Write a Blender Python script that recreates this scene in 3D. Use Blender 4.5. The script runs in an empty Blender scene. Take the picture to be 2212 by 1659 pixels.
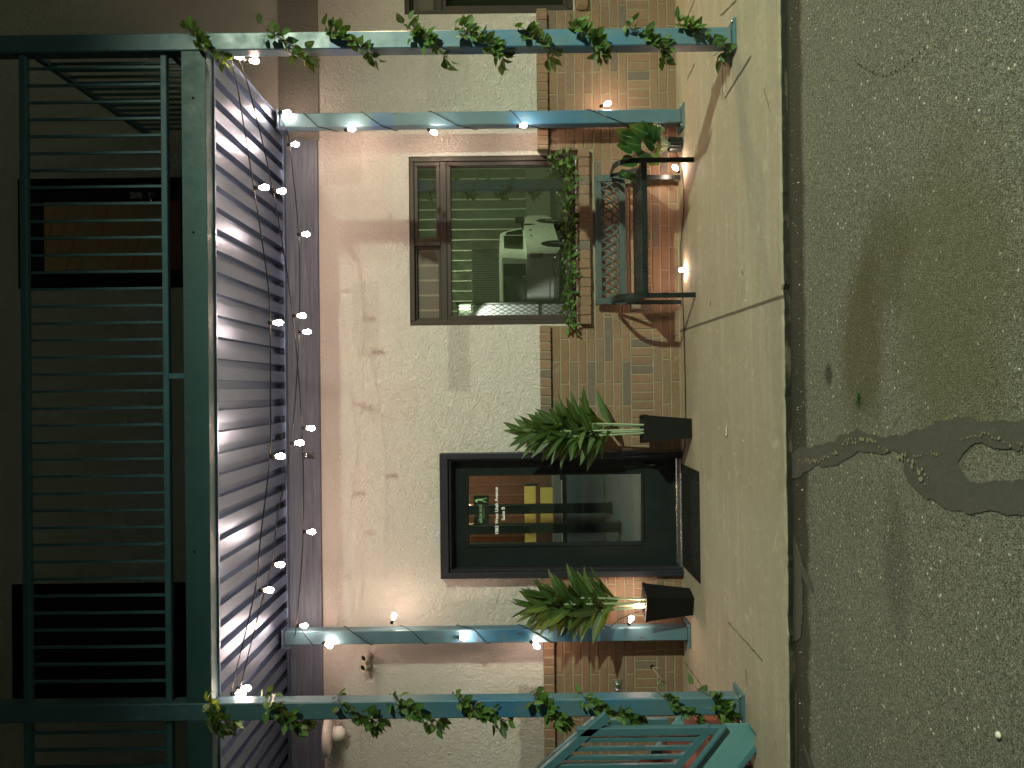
import bpy, bmesh, math, random
from mathutils import Vector, Matrix
R=math.radians
S=bpy.context.scene; COL=S.collection
random.seed(7)
# ------------------------------------------------------------------ camera
FPX=1661.;TH=R(.65);PS=R(.3);CY=-7.09;H=1.535
_c,_s=math.cos(TH),math.sin(TH)
_Rt=Vector((math.cos(PS),-math.sin(PS),0)); _Fw=Vector((math.sin(PS),math.cos(PS),0)); _Z=Vector((0,0,1))
CR=-_Z*_c-_Rt*_s; CU=_Rt*_c-_Z*_s      # the photo is a phone picture turned on its side: picture-right is down
cam=bpy.data.cameras.new('camera'); co=bpy.data.objects.new('camera',cam); COL.objects.link(co); S.camera=co
cam.sensor_fit='HORIZONTAL'; cam.sensor_width=36; cam.lens=36*FPX/2212; cam.clip_end=300; cam.clip_start=.05
co.matrix_world=Matrix(((CR.x,CU.x,-_Fw.x,0),(CR.y,CU.y,-_Fw.y,CY),(CR.z,CU.z,-_Fw.z,H),(0,0,0,1)))
def pt(x,y,Y=None,z=None):
    d=_Fw+CR*((x-1106)/FPX)+CU*((829.5-y)/FPX)
    t=(Y-CY)/d.y if Y is not None else (z-H)/d.z
    return Vector((t*d.x,CY+t*d.y,H+t*d.z))
# ------------------------------------------------------------------ world, exposure
W=bpy.data.worlds.new('World'); S.world=W; W.use_nodes=True
_bg=W.node_tree.nodes['Background']; _bg.inputs[0].default_value=(.55,.75,.62,1); _bg.inputs[1].default_value=.008
S.view_settings.view_transform='Standard'; S.view_settings.look='None'; S.view_settings.exposure=0; S.view_settings.gamma=1
# ------------------------------------------------------------------ night lamps of the parking lot, with an added fill for the far side
def lamp(name,typ,loc,power,color,rad,target=None,size=None,blend=None):
    l=bpy.data.lights.new(name,typ); l.energy=power; l.color=color; l.shadow_soft_size=rad
    o=bpy.data.objects.new(name,l); COL.objects.link(o); o.location=loc
    if target is not None: o.rotation_euler=(Vector(target)-Vector(loc)).to_track_quat('-Z','Y').to_euler()
    if size: l.spot_size=R(size); l.spot_blend=blend
    return o
LP=Vector((6.45,-9.9,5.75))
lamp('lot_light','SPOT',LP-Vector((0,0,.12)),5900,(.84,1.0,.72),.085,(.0,-2.2,-2.1),66,.85)
lamp('yard_fill','SPOT',LP+Vector((.1,-.5,-.12)),3800,(.80,1.0,.64),.10,(3.0,-18,0),110,.8)  # added lamp, brightens the shed and van across the lot
lamp('wall_light','SPOT',(6.6,-.34,2.95),470,(1.0,.84,.40),.06,(1.0,-2.6,0),95,.8)
BULB_E=245
# ------------------------------------------------------------------ material helpers
class NT:
    def __init__(s,name):
        s.m=bpy.data.materials.new(name); s.m.use_nodes=True; s.t=s.m.node_tree; s.n=s.t.nodes
        s.b=s.n['Principled BSDF']; s.pos=s.add('ShaderNodeNewGeometry').outputs['Position']
        s.obj=s.add('ShaderNodeTexCoord').outputs['Object']
    def add(s,k,**kw):
        n=s.n.new(k)
        for a,v in kw.items(): setattr(n,a,v)
        return n
    def put(s,inp,v):
        if hasattr(v,'links') or isinstance(v,bpy.types.NodeSocket): s.t.links.new(v,inp)
        else:
            try: inp.default_value=v
            except Exception: inp.default_value=(*v,1)
    def noise(s,scale,detail=4,rough=.55,co=None,dist=0,st=None):
        n=s.add('ShaderNodeTexNoise'); n.inputs['Scale'].default_value=scale; n.inputs['Detail'].default_value=detail
        n.inputs['Roughness'].default_value=rough; n.inputs['Distortion'].default_value=dist
        c=s.pos if co is None else co
        if st: c=s.scale(c,st)
        s.put(n.inputs['Vector'],c); return n.outputs['Fac']
    def voro(s,scale,feat='F1',co=None,out='Distance'):
        n=s.add('ShaderNodeTexVoronoi',feature=feat); n.inputs['Scale'].default_value=scale
        s.put(n.inputs['Vector'],s.pos if co is None else co); return n.outputs[out]
    def scale(s,c,v):
        n=s.add('ShaderNodeVectorMath',operation='MULTIPLY'); s.put(n.inputs[0],c); n.inputs[1].default_value=v; return n.outputs[0]
    def math(s,op,a,b=0.,c=None,clamp=False):
        n=s.add('ShaderNodeMath',operation=op,use_clamp=clamp); s.put(n.inputs[0],a); s.put(n.inputs[1],b)
        if c is not None: s.put(n.inputs[2],c)
        return n.outputs[0]
    def ramp(s,f,stops,interp='LINEAR'):
        n=s.add('ShaderNodeValToRGB'); r=n.color_ramp; r.interpolation=interp
        while len(r.elements)<len(stops): r.elements.new(.5)
        for e,(p,c) in zip(r.elements,stops):
            e.position=p; e.color=(*c,1) if hasattr(c,'__len__') else (c,c,c,1)
        s.put(n.inputs[0],f); return n.outputs[0]
    def mr(s,f,a,b,c=0.,d=1.):
        n=s.add('ShaderNodeMapRange'); n.clamp=True
        for i,v in zip(range(5),(f,a,b,c,d)): s.put(n.inputs[i],v)
        return n.outputs[0]
    def mix(s,f,a,b,bt='MIX'):
        n=s.add('ShaderNodeMix',data_type='RGBA',blend_type=bt); s.put(n.inputs[0],f)
        s.put(n.inputs[6],(*a,1) if isinstance(a,tuple) else a); s.put(n.inputs[7],(*b,1) if isinstance(b,tuple) else b); return n.outputs[2]
    def sep(s,c=None):
        n=s.add('ShaderNodeSeparateXYZ'); s.put(n.inputs[0],s.pos if c is None else c); return n.outputs
    def bump(s,h,st=.5,dist=.01,nrm=None):
        n=s.add('ShaderNodeBump'); n.inputs['Strength'].default_value=st; n.inputs['Distance'].default_value=dist
        s.put(n.inputs['Height'],h)
        if nrm is not None: s.put(n.inputs['Normal'],nrm)
        return n.outputs[0]
    def fin(s,col,rough=.7,metal=0,nrm=None,spec=.5):
        s.put(s.b.inputs['Base Color'],(*col,1) if isinstance(col,tuple) else col); s.put(s.b.inputs['Roughness'],rough)
        s.b.inputs['Metallic'].default_value=metal; s.b.inputs['Specular IOR Level'].default_value=spec
        if nrm is not None: s.put(s.b.inputs['Normal'],nrm)
        return s.m
    def box(s,x,z,x0,x1,z0,z1,soft=.02,wob=None):
        def edge(v,a,b):
            return s.math('MULTIPLY',s.mr(v,a-soft,a+soft),s.mr(v,b-soft,b+soft,1,0))
        if wob is not None: x=s.math('ADD',x,wob); z=s.math('ADD',z,wob)
        return s.math('MULTIPLY',edge(x,x0,x1),edge(z,z0,z1))
def plain(name,col,rough=.6,metal=0,var=.25,sc=8,bump=.15,bs=60):
    t=NT(name); n=t.noise(sc,5); c=t.mix(n,tuple(v*(1-var) for v in col),tuple(min(1,v*(1+var)) for v in col))
    r=t.mr(t.noise(sc*2.3,4),.3,.7,max(0,rough-.1),min(1,rough+.12))
    return t.fin(c,r,metal,t.bump(t.noise(bs,3),bump,.004),.5 if max(col)>.06 else .22)
M={}
def mat_stucco():
    t=NT('stucco'); x,y,z=t.sep()
    a=t.noise(15,6,.6,dist=1.2); b=t.noise(38,5,.6,dist=1.8); v=t.voro(30,'SMOOTH_F1')
    wob=t.math('MULTIPLY',t.math('SUBTRACT',t.noise(7,6,.7),.5),.09)
    c=t.mix(t.noise(1.3,5),(.56,.54,.50),(.68,.66,.62))
    c=t.mix(t.mr(t.noise(4.2,6,.6),.45,.7),c,(.63,.595,.54))
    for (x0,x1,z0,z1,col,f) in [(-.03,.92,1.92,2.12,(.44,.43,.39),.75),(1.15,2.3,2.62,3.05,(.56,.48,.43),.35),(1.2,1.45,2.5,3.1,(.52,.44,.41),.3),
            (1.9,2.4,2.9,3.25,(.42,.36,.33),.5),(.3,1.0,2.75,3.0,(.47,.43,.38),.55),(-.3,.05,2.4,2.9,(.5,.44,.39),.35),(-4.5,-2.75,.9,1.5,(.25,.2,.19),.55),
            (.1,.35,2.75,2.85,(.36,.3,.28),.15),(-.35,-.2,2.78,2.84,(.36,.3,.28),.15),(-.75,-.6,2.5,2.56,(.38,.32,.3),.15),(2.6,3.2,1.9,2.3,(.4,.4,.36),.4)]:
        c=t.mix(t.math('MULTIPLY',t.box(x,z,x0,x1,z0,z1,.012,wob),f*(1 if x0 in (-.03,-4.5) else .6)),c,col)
    # dirty splash line low on the left, darker colour in the hollows of the fine relief
    c=t.mix(t.mr(b,.25,.42,.22,0),c,(.34,.31,.26))
    h=t.math('ADD',t.math('MULTIPLY',t.mr(a,.44,.6),.55),t.math('ADD',t.math('MULTIPLY',t.mr(b,.42,.58),.5),t.math('MULTIPLY',v,.35)))
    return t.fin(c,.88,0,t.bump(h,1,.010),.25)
M['stucco']=mat_stucco()
def mat_brick():
    t=NT('brick'); ri=t.add('ShaderNodeNewGeometry').outputs['Random Per Island']
    c=t.ramp(ri,[(0,(.29,.155,.095)),(.16,(.34,.20,.115)),(.34,(.31,.18,.12)),(.5,(.37,.235,.14)),(.66,(.25,.145,.10)),(.78,(.34,.215,.135)),(.87,(.22,.18,.15)),(.95,(.14,.145,.145)),(1,(.12,.13,.14))])
    c=t.mix(.18,c,(.19,.14,.07)); c=t.mix(t.mr(t.noise(3.2,5),.35,.7,0,.5),c,(.20,.14,.09))
    c=t.mix(t.mr(t.noise(60,5),.3,.7,0,.35),c,(.48,.36,.26))
    c=t.mix(t.mr(t.noise(5,6,.7),.62,.7,0,.35),c,(.55,.5,.42))
    return t.fin(t.scale(c,(.64,.60,.58)),t.mr(t.noise(30),.3,.7,.6,.85),0,t.bump(t.noise(90,5),.35,.004),.3)
M['brick']=mat_brick()
M['mortar']=plain('mortar',(.26,.23,.155),.95,0,.25,14,.6,120)
def mat_band():
    t=NT('painted_fascia_board'); n=t.noise(5,7,.6,st=(.35,1,12),dist=.8); k=t.noise(2.2,4)
    c=t.mix(t.mr(n,.35,.65),(.07,.085,.118),(.15,.172,.22)); c=t.mix(t.mr(k,.4,.7,0,.5),c,(.10,.115,.155))
    c=t.mix(t.mr(t.noise(3,6,.6,st=(.5,1,16),dist=3),.58,.62,0,.6),c,(.06,.06,.08))
    return t.fin(c,.6,0,t.bump(n,.5,.006),.4)
M['band']=mat_band()
def mat_post():
    t=NT('teal_post_paint'); x,y,z=t.sep(); n=t.noise(2.3,6,.6,st=(1,1,.5))
    c=t.mix(n,(.05,.115,.15),(.09,.165,.205))
    m=t.math('MULTIPLY',t.mr(t.noise(2.6,4,.6,st=(1.5,1.5,.8)),.46,.54),t.math('MULTIPLY',t.mr(z,.55,.9),t.mr(z,1.75,2.2,1,0)))
    c=t.mix(t.math('MULTIPLY',m,.8),c,(.03,.125,.24))
    m2=t.box(x,z,2.2,2.5,2.55,2.75,.01,t.math('MULTIPLY',t.math('SUBTRACT',t.noise(9),.5),.1)); c=t.mix(m2,c,(.05,.12,.25))
    c=t.mix(t.mr(t.noise(14,6,.7,st=(1,1,.2)),.60,.70,0,.6),c,(.22,.33,.35)); c=t.mix(t.mr(t.voro(9,co=t.scale(t.pos,(1,1,.45))),.07,.10,.8,0),c,(.09,.05,.025))
    c=t.mix(t.mr(z,0,.07,.6,0),c,(.16,.14,.09))
    return t.fin(c,t.mr(t.noise(8),.3,.7,.3,.5),0,t.bump(t.noise(22,4,st=(1,1,.3)),.25,.004),.5)
M['post']=mat_post()
M['rail']=plain('teal_rail_paint',(.05,.125,.155),.45,0,.2,5,.2,40)
M['beam']=plain('teal_beam_paint',(.028,.077,.082),.5,0,.15,3,.3,30)
def mat_deck():
    t=NT('galvanised_deck'); n=t.noise(3,5,.6,st=(1,.5,1)); v=t.voro(55,'F1',out='Color')
    c=t.mix(n,(.22,.28,.40),(.34,.41,.54)); 
    st=t.noise(5,5,.6,st=(1.6,.25,1)); c=t.mix(t.mr(st,.60,.75,0,.3),c,(.16,.14,.13))
    return t.fin(c,t.mr(t.noise(2.5,3),.3,.7,.33,.40),1,t.bump(t.noise(6,3),.25,.01))
M['deck']=mat_deck()
def mat_walk():
    t=NT('sidewalk_concrete'); x,y,z=t.sep()
    c=t.mix(t.noise(1.1,6,.6),(.24,.207,.162),(.35,.31,.245))
    c=t.mix(t.mr(t.noise(5,7,.65),.4,.75,0,.4),c,(.30,.255,.18))
    c=t.mix(t.mr(t.noise(3,5,.6,st=(.25,3,1)),.5,.7,0,.4),c,(.47,.42,.32))
    c=t.mix(t.math('MULTIPLY',t.mr(t.noise(1.6,5,.6,st=(.5,1,1)),.40,.6,0,.8),t.mr(y,-1.1,-.1)),c,(.27,.19,.11))
    c=t.mix(t.math('MULTIPLY',t.mr(t.noise(6,6,.7),.45,.62,0,.7),t.mr(y,-2.5,-2.74)),c,(.24,.21,.15))
    c=t.mix(t.mr(t.voro(3.1),.02,.03,.75,0),c,(.09,.07,.05)); c=t.mix(t.mr(t.voro(1.7),.04,.09,.35,0),c,(.16,.13,.09)); c=t.mix(t.mr(t.noise(2.2,7,.7,st=(.6,1,1)),.54,.66,0,.35),c,(.22,.19,.14))
    c=t.mix(t.mr(t.noise(190,3),.35,.65,0,.3),c,(.26,.23,.17)); c=t.mix(t.mr(t.noise(28,6,.75),.46,.66,0,.4),c,(.20,.175,.125)); c=t.mix(t.mr(t.noise(9,6,.7,dist=1),.56,.66,0,.3),c,(.50,.46,.37))
    for x0 in (.5,):
        g=t.math('ABSOLUTE',t.math('SUBTRACT',t.math('ADD',x,t.math('MULTIPLY',t.noise(12),.01)),x0+.005)); c=t.mix(t.mr(g,.008,.014,.92,0),c,(.07,.055,.035))
    c=t.mix(t.mr(z,-.014,-.009,1,0),c,t.mix(t.mr(t.noise(7,6,.7,st=(.5,1,1.5)),.5,.62),(.018,.016,.012),(.09,.072,.045)))
    g=t.math('ABSOLUTE',t.math('ADD',t.math('ADD',y,t.math('MULTIPLY',t.noise(3),.02)),.41)); c=t.mix(t.mr(g,.004,.012,.3,0),c,(.15,.12,.08))
    h=t.math('ADD',t.noise(140,4),t.math('MULTIPLY',t.noise(90,3,st=(.1,1,1)),.7))
    return t.fin(c,.85,0,t.bump(h,.5,.004),.3)
M['walk']=mat_walk()
def mat_asphalt():
    t=NT('asphalt'); x,y,z=t.sep()
    sp=t.voro(230,out='Color'); spx=t.sep(sp)[0]; s2=t.sep(t.voro(120,out='Color'))[0]
    c=t.mix(t.noise(.9,5),(.12,.116,.093),(.22,.212,.172))
    c=t.mix(t.mr(spx,.55,.95,0,.8),c,(.30,.29,.235)); c=t.mix(t.mr(spx,0,.4,.85,0),c,(.018,.018,.014)); c=t.mix(t.mr(t.noise(45,5,.7),.4,.65,0,.5),c,(.06,.06,.045))
    c=t.mix(t.mr(s2,.955,.985,0,.8),c,(.34,.33,.26)); c=t.mix(t.mr(s2,.9945,.996),c,(.65,.63,.52))
    def blob(px,py,rx,ry,col,f,nz=.5):
        p=pt(px,py,z=-.045); dx=t.math('DIVIDE',t.math('SUBTRACT',x,p.x),rx); dy=t.math('DIVIDE',t.math('SUBTRACT',y,p.y),ry)
        d=t.math('SQRT',t.math('ADD',t.math('MULTIPLY',dx,dx),t.math('MULTIPLY',dy,dy)))
        d=t.math('ADD',d,t.math('MULTIPLY',t.math('SUBTRACT',t.noise(4.5,6,.65),.5),nz*2))
        return t.mix(t.mr(d,.55,1.15,f,0),c,col)
    c=blob(2050,640,.62,.42,(.10,.094,.035),.6); c=blob(1860,760,.45,.22,(.07,.065,.02),.7); c=blob(1910,560,.3,.25,(.07,.066,.022),.6)
    c=blob(1790,810,.06,.05,(.03,.026,.02),.85,.2); c=blob(1935,1200,.35,.12,(.045,.042,.034),.4)
    c=blob(1720,1290,.35,.05,(.03,.028,.022),.7,.3)
    wy=t.math('ADD',y,t.math('MULTIPLY',t.noise(2.4,7,.7,st=(1.3,.4,1)),.16))
    c=t.mix(t.mr(wy,-2.90,-2.85,0,.93),c,t.mix(t.noise(9,5,st=(.5,2,1)),(.018,.017,.014),(.055,.047,.032)))
    h=t.math('ADD',t.voro(230),t.math('MULTIPLY',t.noise(35,5),.6))
    return t.fin(c,t.mr(spx,.5,1,.9,.5),0,t.bump(h,.9,.008),.35)
M['asphalt']=mat_asphalt()
def mat_tar():
    t=NT('tar_patch'); n=t.noise(14,6,.6); sp=t.sep(t.voro(170,out='Color'))[0]
    c=t.mix(n,(.045,.044,.038),(.068,.066,.055)); c=t.mix(t.mr(sp,.8,1,0,.3),c,(.12,.115,.09))
    return t.fin(c,.82,0,t.bump(t.noise(60,5),.6,.004),.35)
M['tar']=mat_tar()
M['sand']=plain('sandy_crack_fill',(.20,.175,.12),.95,0,.4,30,.6,100)
M['frame']=plain('bronze_window_frame',(.048,.038,.034),.42,.2,.15,5,.1)
M['doorframe']=plain('dark_door_frame',(.024,.026,.034),.45,.1,.25,6,.15)
M['doorleaf']=plain('door_leaf_paint',(.012,.017,.017),.38,.1,.25,5,.1)
M['black']=plain('black_plastic',(.012,.012,.012),.45,0,.3,20,.1)
M['cane_pot']=plain('black_planter',(.006,.006,.006),.7,0,.3,30,.25,80)
M['bench']=plain('dark_green_bench_metal',(.016,.022,.021),.3,.3,.3,12,.15)
M['bench_back']=plain('lit_bench_metal',(.05,.072,.072),.36,.25,.2,12,.1)  # bench metal made paler for the backrest, its light is in the colour
M['rubber']=plain('rubber_wire',(.012,.013,.012),.55,0,.2,20,.1)
M['white']=plain('white_plastic',(.62,.60,.56),.45,0,.06,6,.1)
M['pipe']=plain('cream_pipe',(.50,.44,.36),.5,0,.1,6,.1)
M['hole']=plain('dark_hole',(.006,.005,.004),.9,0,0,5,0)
M['steel']=plain('zinc_plate',(.42,.42,.40),.3,.8,.15,20,.2)
M['chrome']=plain('polished_steel',(.5,.5,.5),.15,1,.1,10,.05)
M['red']=plain('red_brown_steel_paint',(.16,.045,.03),.6,0,.3,6,.25,50)
M['stairplate']=plain('pale_teal_paint',(.12,.26,.29),.5,0,.15,4,.3,30)
M['truck']=plain('white_truck_paint',(.62,.64,.60),.3,0,.03,3,0)
M['shed']=plain('olive_metal_siding',(.17,.18,.12),.5,.1,.12,1.5,.1)
M['seam']=plain('lit_metal_seam',(.62,.64,.55),.4,.3,.1,4,.1)  # seams coloured paler than the siding so they look lit
M['shedlow']=plain('pale_block_base',(.30,.31,.24),.8,0,.1,4,.2)
M['tyre']=plain('tyre_rubber',(.015,.015,.015),.8,0,.2,20,.2)
M['rim']=plain('alloy_rim',(.45,.45,.43),.3,.8,.1,8,.05)
M['yellow']=plain('yellow_board_paint',(.75,.60,.14),.6,0,.12,6,.2)
M['floor']=plain('grey_floor',(.15,.16,.15),.5,0,.35,4,.3,20)
M['curtain']=plain('brown_curtain',(.24,.13,.07),.8,0,.25,3,.3)
M['slat']=plain('white_slat',(.72,.74,.74),.6,0,.05,5,.1)
M['galv']=plain('galvanised_wire',(.16,.17,.16),.5,.6,.1,9,.1)
M['grime']=plain('grey_concrete',(.22,.22,.2),.9,0,.2,6,.3)
def mat_mat():
    t=NT('charcoal_mat'); n=t.noise(55,3,.8,st=(1,1,1)); x,y,z=t.sep()
    c=t.mix(t.mr(n,.55,.66),(.010,.011,.010),(.07,.075,.06)); c=t.mix(t.mr(t.noise(6,4),.45,.6,0,.6),c,(.02,.021,.018))
    return t.fin(c,.95,0,t.bump(n,1,.006),.1)
M['mat']=mat_mat()
def mat_leaf(name,dark,light,vein,rough=.42):
    t=NT(name); ri=t.add('ShaderNodeNewGeometry').outputs['Random Per Island']
    uv=t.add('ShaderNodeUVMap').outputs[0]; u,v,_=t.sep(uv)
    c=t.mix(ri,dark,light); c=t.mix(t.mr(t.noise(14,4),.4,.7,0,.4),c,dark)
    c=t.mix(t.mr(t.math('ABSOLUTE',t.math('SUBTRACT',u,.5)),.02,.07,.75,0),c,vein)
    w=t.math('SINE',t.math('ADD',t.math('MULTIPLY',v,46),t.math('MULTIPLY',t.math('ABSOLUTE',t.math('SUBTRACT',u,.5)),-30)))
    m=t.fin(c,rough,0,t.bump(w,.25,.003),.5)
    b=t.b; b.inputs['Transmission Weight'].default_value=0
    tr=t.add('ShaderNodeBsdfTranslucent'); t.put(tr.inputs[0],t.mix(.5,c,(.25,.35,.03))); mx=t.add('ShaderNodeMixShader'); mx.inputs[0].default_value=.22
    out=t.n['Material Output']; t.t.links.new(b.outputs[0],mx.inputs[1]); t.t.links.new(tr.outputs[0],mx.inputs[2]); t.t.links.new(mx.outputs[0],out.inputs[0])
    return m
M['cane_leaf']=mat_leaf('cane_plant_leaf',(.022,.055,.016),(.065,.13,.032),(.17,.24,.06))
M['ivy_leaf']=mat_leaf('ivy_leaf',(.022,.065,.016),(.09,.19,.03),(.16,.26,.08),.5)
M['broad_leaf']=mat_leaf('broad_leaf',(.012,.055,.016),(.03,.105,.028),(.10,.22,.08),.3)
M['stem']=plain('pale_green_cane',(.25,.33,.20),.5,0,.15,20,.1)
M['vine']=plain('brown_vine_stem',(.07,.06,.025),.8,0,.3,20,.2)
M['soil']=plain('dark_bark_soil',(.03,.022,.016),.95,0,.5,40,1,60)
def emis(name,col,st):
    t=NT(name); t.b.inputs['Emission Color'].default_value=(*col,1); t.b.inputs['Emission Strength'].default_value=st
    t.b.inputs['Base Color'].default_value=(.8,.8,.8,1); return t.m
M['bulb']=emis('warm_bulb_glass',(1,.69,.54),BULB_E)
M['lens']=emis('flood_lamp_lens',(.8,1,.65),25)
M['warmlens']=emis('warm_lamp_lens',(1,.6,.3),14)
def mat_glass(name,refl,tint,base,trans):
    t=NT(name); out=t.n['Material Output']; g=t.add('ShaderNodeBsdfGlossy'); g.inputs['Roughness'].default_value=.006; g.inputs[0].default_value=(*tint,1)
    g.inputs['Normal'].default_value=(0,0,0)
    d=t.add('ShaderNodeBsdfTransparent' if trans else 'ShaderNodeBsdfDiffuse'); d.inputs[0].default_value=(*base,1)
    t.t.links.new(t.bump(t.noise(1.3,2),.035,.01),g.inputs['Normal'])
    mx=t.add('ShaderNodeMixShader'); mx.inputs[0].default_value=refl
    t.t.links.new(d.outputs[0],mx.inputs[1]); t.t.links.new(g.outputs[0],mx.inputs[2]); t.t.links.new(mx.outputs[0],out.inputs[0]); return t.m
M['winglass']=mat_glass('window_glass',.29,(.95,1,.86),(.022,.030,.018),False)
M['doorglass']=mat_glass('door_glass',.10,(.9,1,.95),(.75,.8,.78),True)
def mat_screen():
    t=NT('insect_screen'); x,y,z=t.sep(); w=t.math('SINE',t.math('MULTIPLY',x,45))
    return t.fin(t.mix(t.mr(w,.86,.98,0,.6),(.085,.065,.045),(.24,.20,.14)),.4,0,None,.5)
M['screen']=mat_screen()
for n_,c_ in (('txt_white',(.85,.87,.83)),('txt_green',(.25,.62,.10)),('txt_grey',(.25,.26,.24))):
    M[n_]=NT(n_).fin(c_,.5)
M['txt_white'].node_tree.nodes['Principled BSDF'].inputs['Roughness'].default_value=.4
M['signboard']=plain('dark_sign_board',(.05,.047,.04),.6,0,.15,6,.1)
# ------------------------------------------------------------------ geometry helpers
class MB:
    def __init__(s): s.b=bmesh.new(); s.uv=None
    def box(s,x0,x1,y0,y1,z0,z1,bev=0,rot=None,piv=None):
        vs=[s.b.verts.new((x,y,z)) for x in (x0,x1) for y in (y0,y1) for z in (z0,z1)]
        fs=[(0,1,3,2),(4,6,7,5),(0,4,5,1),(2,3,7,6),(0,2,6,4),(1,5,7,3)]
        F=[s.b.faces.new([vs[i] for i in f]) for f in fs]
        if bev:
            E=list({e for f in F for e in f.edges}); r=bmesh.ops.bevel(s.b,geom=E,offset=bev,segments=1,affect='EDGES'); 
            if rot is not None: vs=list({v for f in r['faces'] for v in f.verts})
        if rot is not None: bmesh.ops.rotate(s.b,verts=vs,cent=piv,matrix=rot)
        return s
    def bar(s,p,q,w,h,up=(0,0,1)):
        p,q=Vector(p),Vector(q); d=(q-p).normalized(); a=d.cross(Vector(up))
        if a.length<1e-4: a=d.cross(Vector((0,1,0)))
        a.normalize(); b=a.cross(d); vs=[]
        for c in (p,q):
            for i,j in ((-1,-1),(1,-1),(1,1),(-1,1)): vs.append(s.b.verts.new(c+a*i*w/2+b*j*h/2))
        for f in ((3,2,1,0),(4,5,6,7),(0,1,5,4),(1,2,6,5),(2,3,7,6),(3,0,4,7)): s.b.faces.new([vs[i] for i in f])
        return s
    def tube(s,pts,r,n=8,caps=True):
        pts=[Vector(p) for p in pts]; rs=r if hasattr(r,'__len__') else [r]*len(pts); rings=[]; pa=None
        for i,p in enumerate(pts):
            d=(pts[min(i+1,len(pts)-1)]-pts[max(i-1,0)])
            if d.length<1e-7: d=Vector((0,0,1))
            d.normalize()
            if pa is None: pa=d.orthogonal().normalized()
            a=(pa-d*pa.dot(d)); a=a.normalized() if a.length>1e-5 else d.orthogonal().normalized(); pa=a; b=d.cross(a)
            rings.append([s.b.verts.new(p+(a*math.cos(k*2*math.pi/n)+b*math.sin(k*2*math.pi/n))*rs[i]) for k in range(n)])
        for A,B in zip(rings,rings[1:]):
            for k in range(n): f=s.b.faces.new((A[k],A[(k+1)%n],B[(k+1)%n],B[k])); f.smooth=True
        if caps: s.b.faces.new(rings[0][::-1]); s.b.faces.new(rings[-1])
        return s
    def strip(s,path,w,h,side):      # flat bar of width w along 'side', thickness h, following a path
        path=[Vector(p) for p in path]; side=Vector(side).normalized(); rings=[]
        for i,p in enumerate(path):
            d=(path[min(i+1,len(path)-1)]-path[max(i-1,0)]).normalized(); n=side.cross(d).normalized()
            rings.append([s.b.verts.new(p+side*a*w/2+n*b*h/2) for a,b in ((-1,-1),(1,-1),(1,1),(-1,1))])
        for A,B in zip(rings,rings[1:]):
            for k in range(4): s.b.faces.new((A[k],A[(k+1)%4],B[(k+1)%4],B[k]))
        s.b.faces.new(rings[0][::-1]); s.b.faces.new(rings[-1]); return s
    def poly(s,pts,ext):             # flat polygon thickened by vector ext
        ext=Vector(ext); A=[s.b.verts.new(p) for p in pts]; B=[s.b.verts.new(Vector(p)+ext) for p in pts]; n=len(A)
        s.b.faces.new(A[::-1]); s.b.faces.new(B)
        for k in range(n): s.b.faces.new((A[k],A[(k+1)%n],B[(k+1)%n],B[k]))
        return s
    def lathe(s,c,prof,n=24,axis=(0,0,1)):
        ax=Vector(axis).normalized(); a=ax.orthogonal().normalized(); b=ax.cross(a); c=Vector(c); rings=[]
        for r,h in prof: rings.append([s.b.verts.new(c+ax*h+(a*math.cos(k*2*math.pi/n)+b*math.sin(k*2*math.pi/n))*max(r,1e-4)) for k in range(n)])
        for A,B in zip(rings,rings[1:]):
            for k in range(n): f=s.b.faces.new((A[k],A[(k+1)%n],B[(k+1)%n],B[k])); f.smooth=True
        s.b.faces.new(rings[0][::-1]); s.b.faces.new(rings[-1]); return s
    def leaf(s,base,d,up,L,wd,droop=.3,fold=.25,shape=None,seg=6,cup=0.):
        if s.uv is None: s.uv=s.b.loops.layers.uv.new('UVMap')
        d=Vector(d).normalized(); up=Vector(up); up=(up-d*up.dot(d)); up=up.normalized() if up.length>1e-3 else d.orthogonal().normalized()
        side=d.cross(up).normalized(); p=Vector(base); rows=[]; st=L/seg; dd=d.copy()
        for i in range(seg+1):
            t=i/seg; w=(shape(t) if shape else math.sin(math.pi*min(1,t*.93+.07))**.8)*wd/2
            nrm=side.cross(dd).normalized()
            rows.append((p-side*w+nrm*abs(w)*fold,p.copy(),p+side*w+nrm*abs(w)*fold,t))
            dd=(dd+Vector((0,0,-1))*droop/seg+nrm*cup/seg).normalized(); p=p+dd*st
        V=[[s.b.verts.new(q) for q in r[:3]] for r in rows]
        for i in range(seg):
            for k in range(2):
                f=s.b.faces.new((V[i][k],V[i][k+1],V[i+1][k+1],V[i+1][k])); f.smooth=True
                for l,uvc in zip(f.loops,((k/2,rows[i][3]),((k+1)/2,rows[i][3]),((k+1)/2,rows[i+1][3]),(k/2,rows[i+1][3]))): l[s.uv].uv=uvc
        return s
    def build(s,name,mat,parent=None,normals=True):
        if normals: bmesh.ops.recalc_face_normals(s.b,faces=s.b.faces)
        me=bpy.data.meshes.new(name); s.b.to_mesh(me); s.b.free(); me.materials.append(M[mat] if isinstance(mat,str) else mat)
        o=bpy.data.objects.new(name,me); COL.objects.link(o)
        if parent is not None:
            o.parent=parent; o.matrix_parent_inverse=Matrix.Identity(4)
            r=parent
            off=Vector((0,0,0))
            while r is not None: off+=r.location; r=r.parent
            o.location=-off
        return o
def tag(o,label=None,cat=None,group=None,kind=None):
    for k,v in (('label',label),('category',cat),('group',group),('kind',kind)):
        if v: o[k]=v
    return o
def thing(name,loc,label,cat,group=None):
    o=bpy.data.objects.new(name,None); COL.objects.link(o); o.location=loc; o.empty_display_size=.1; return tag(o,label,cat,group)
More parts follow.
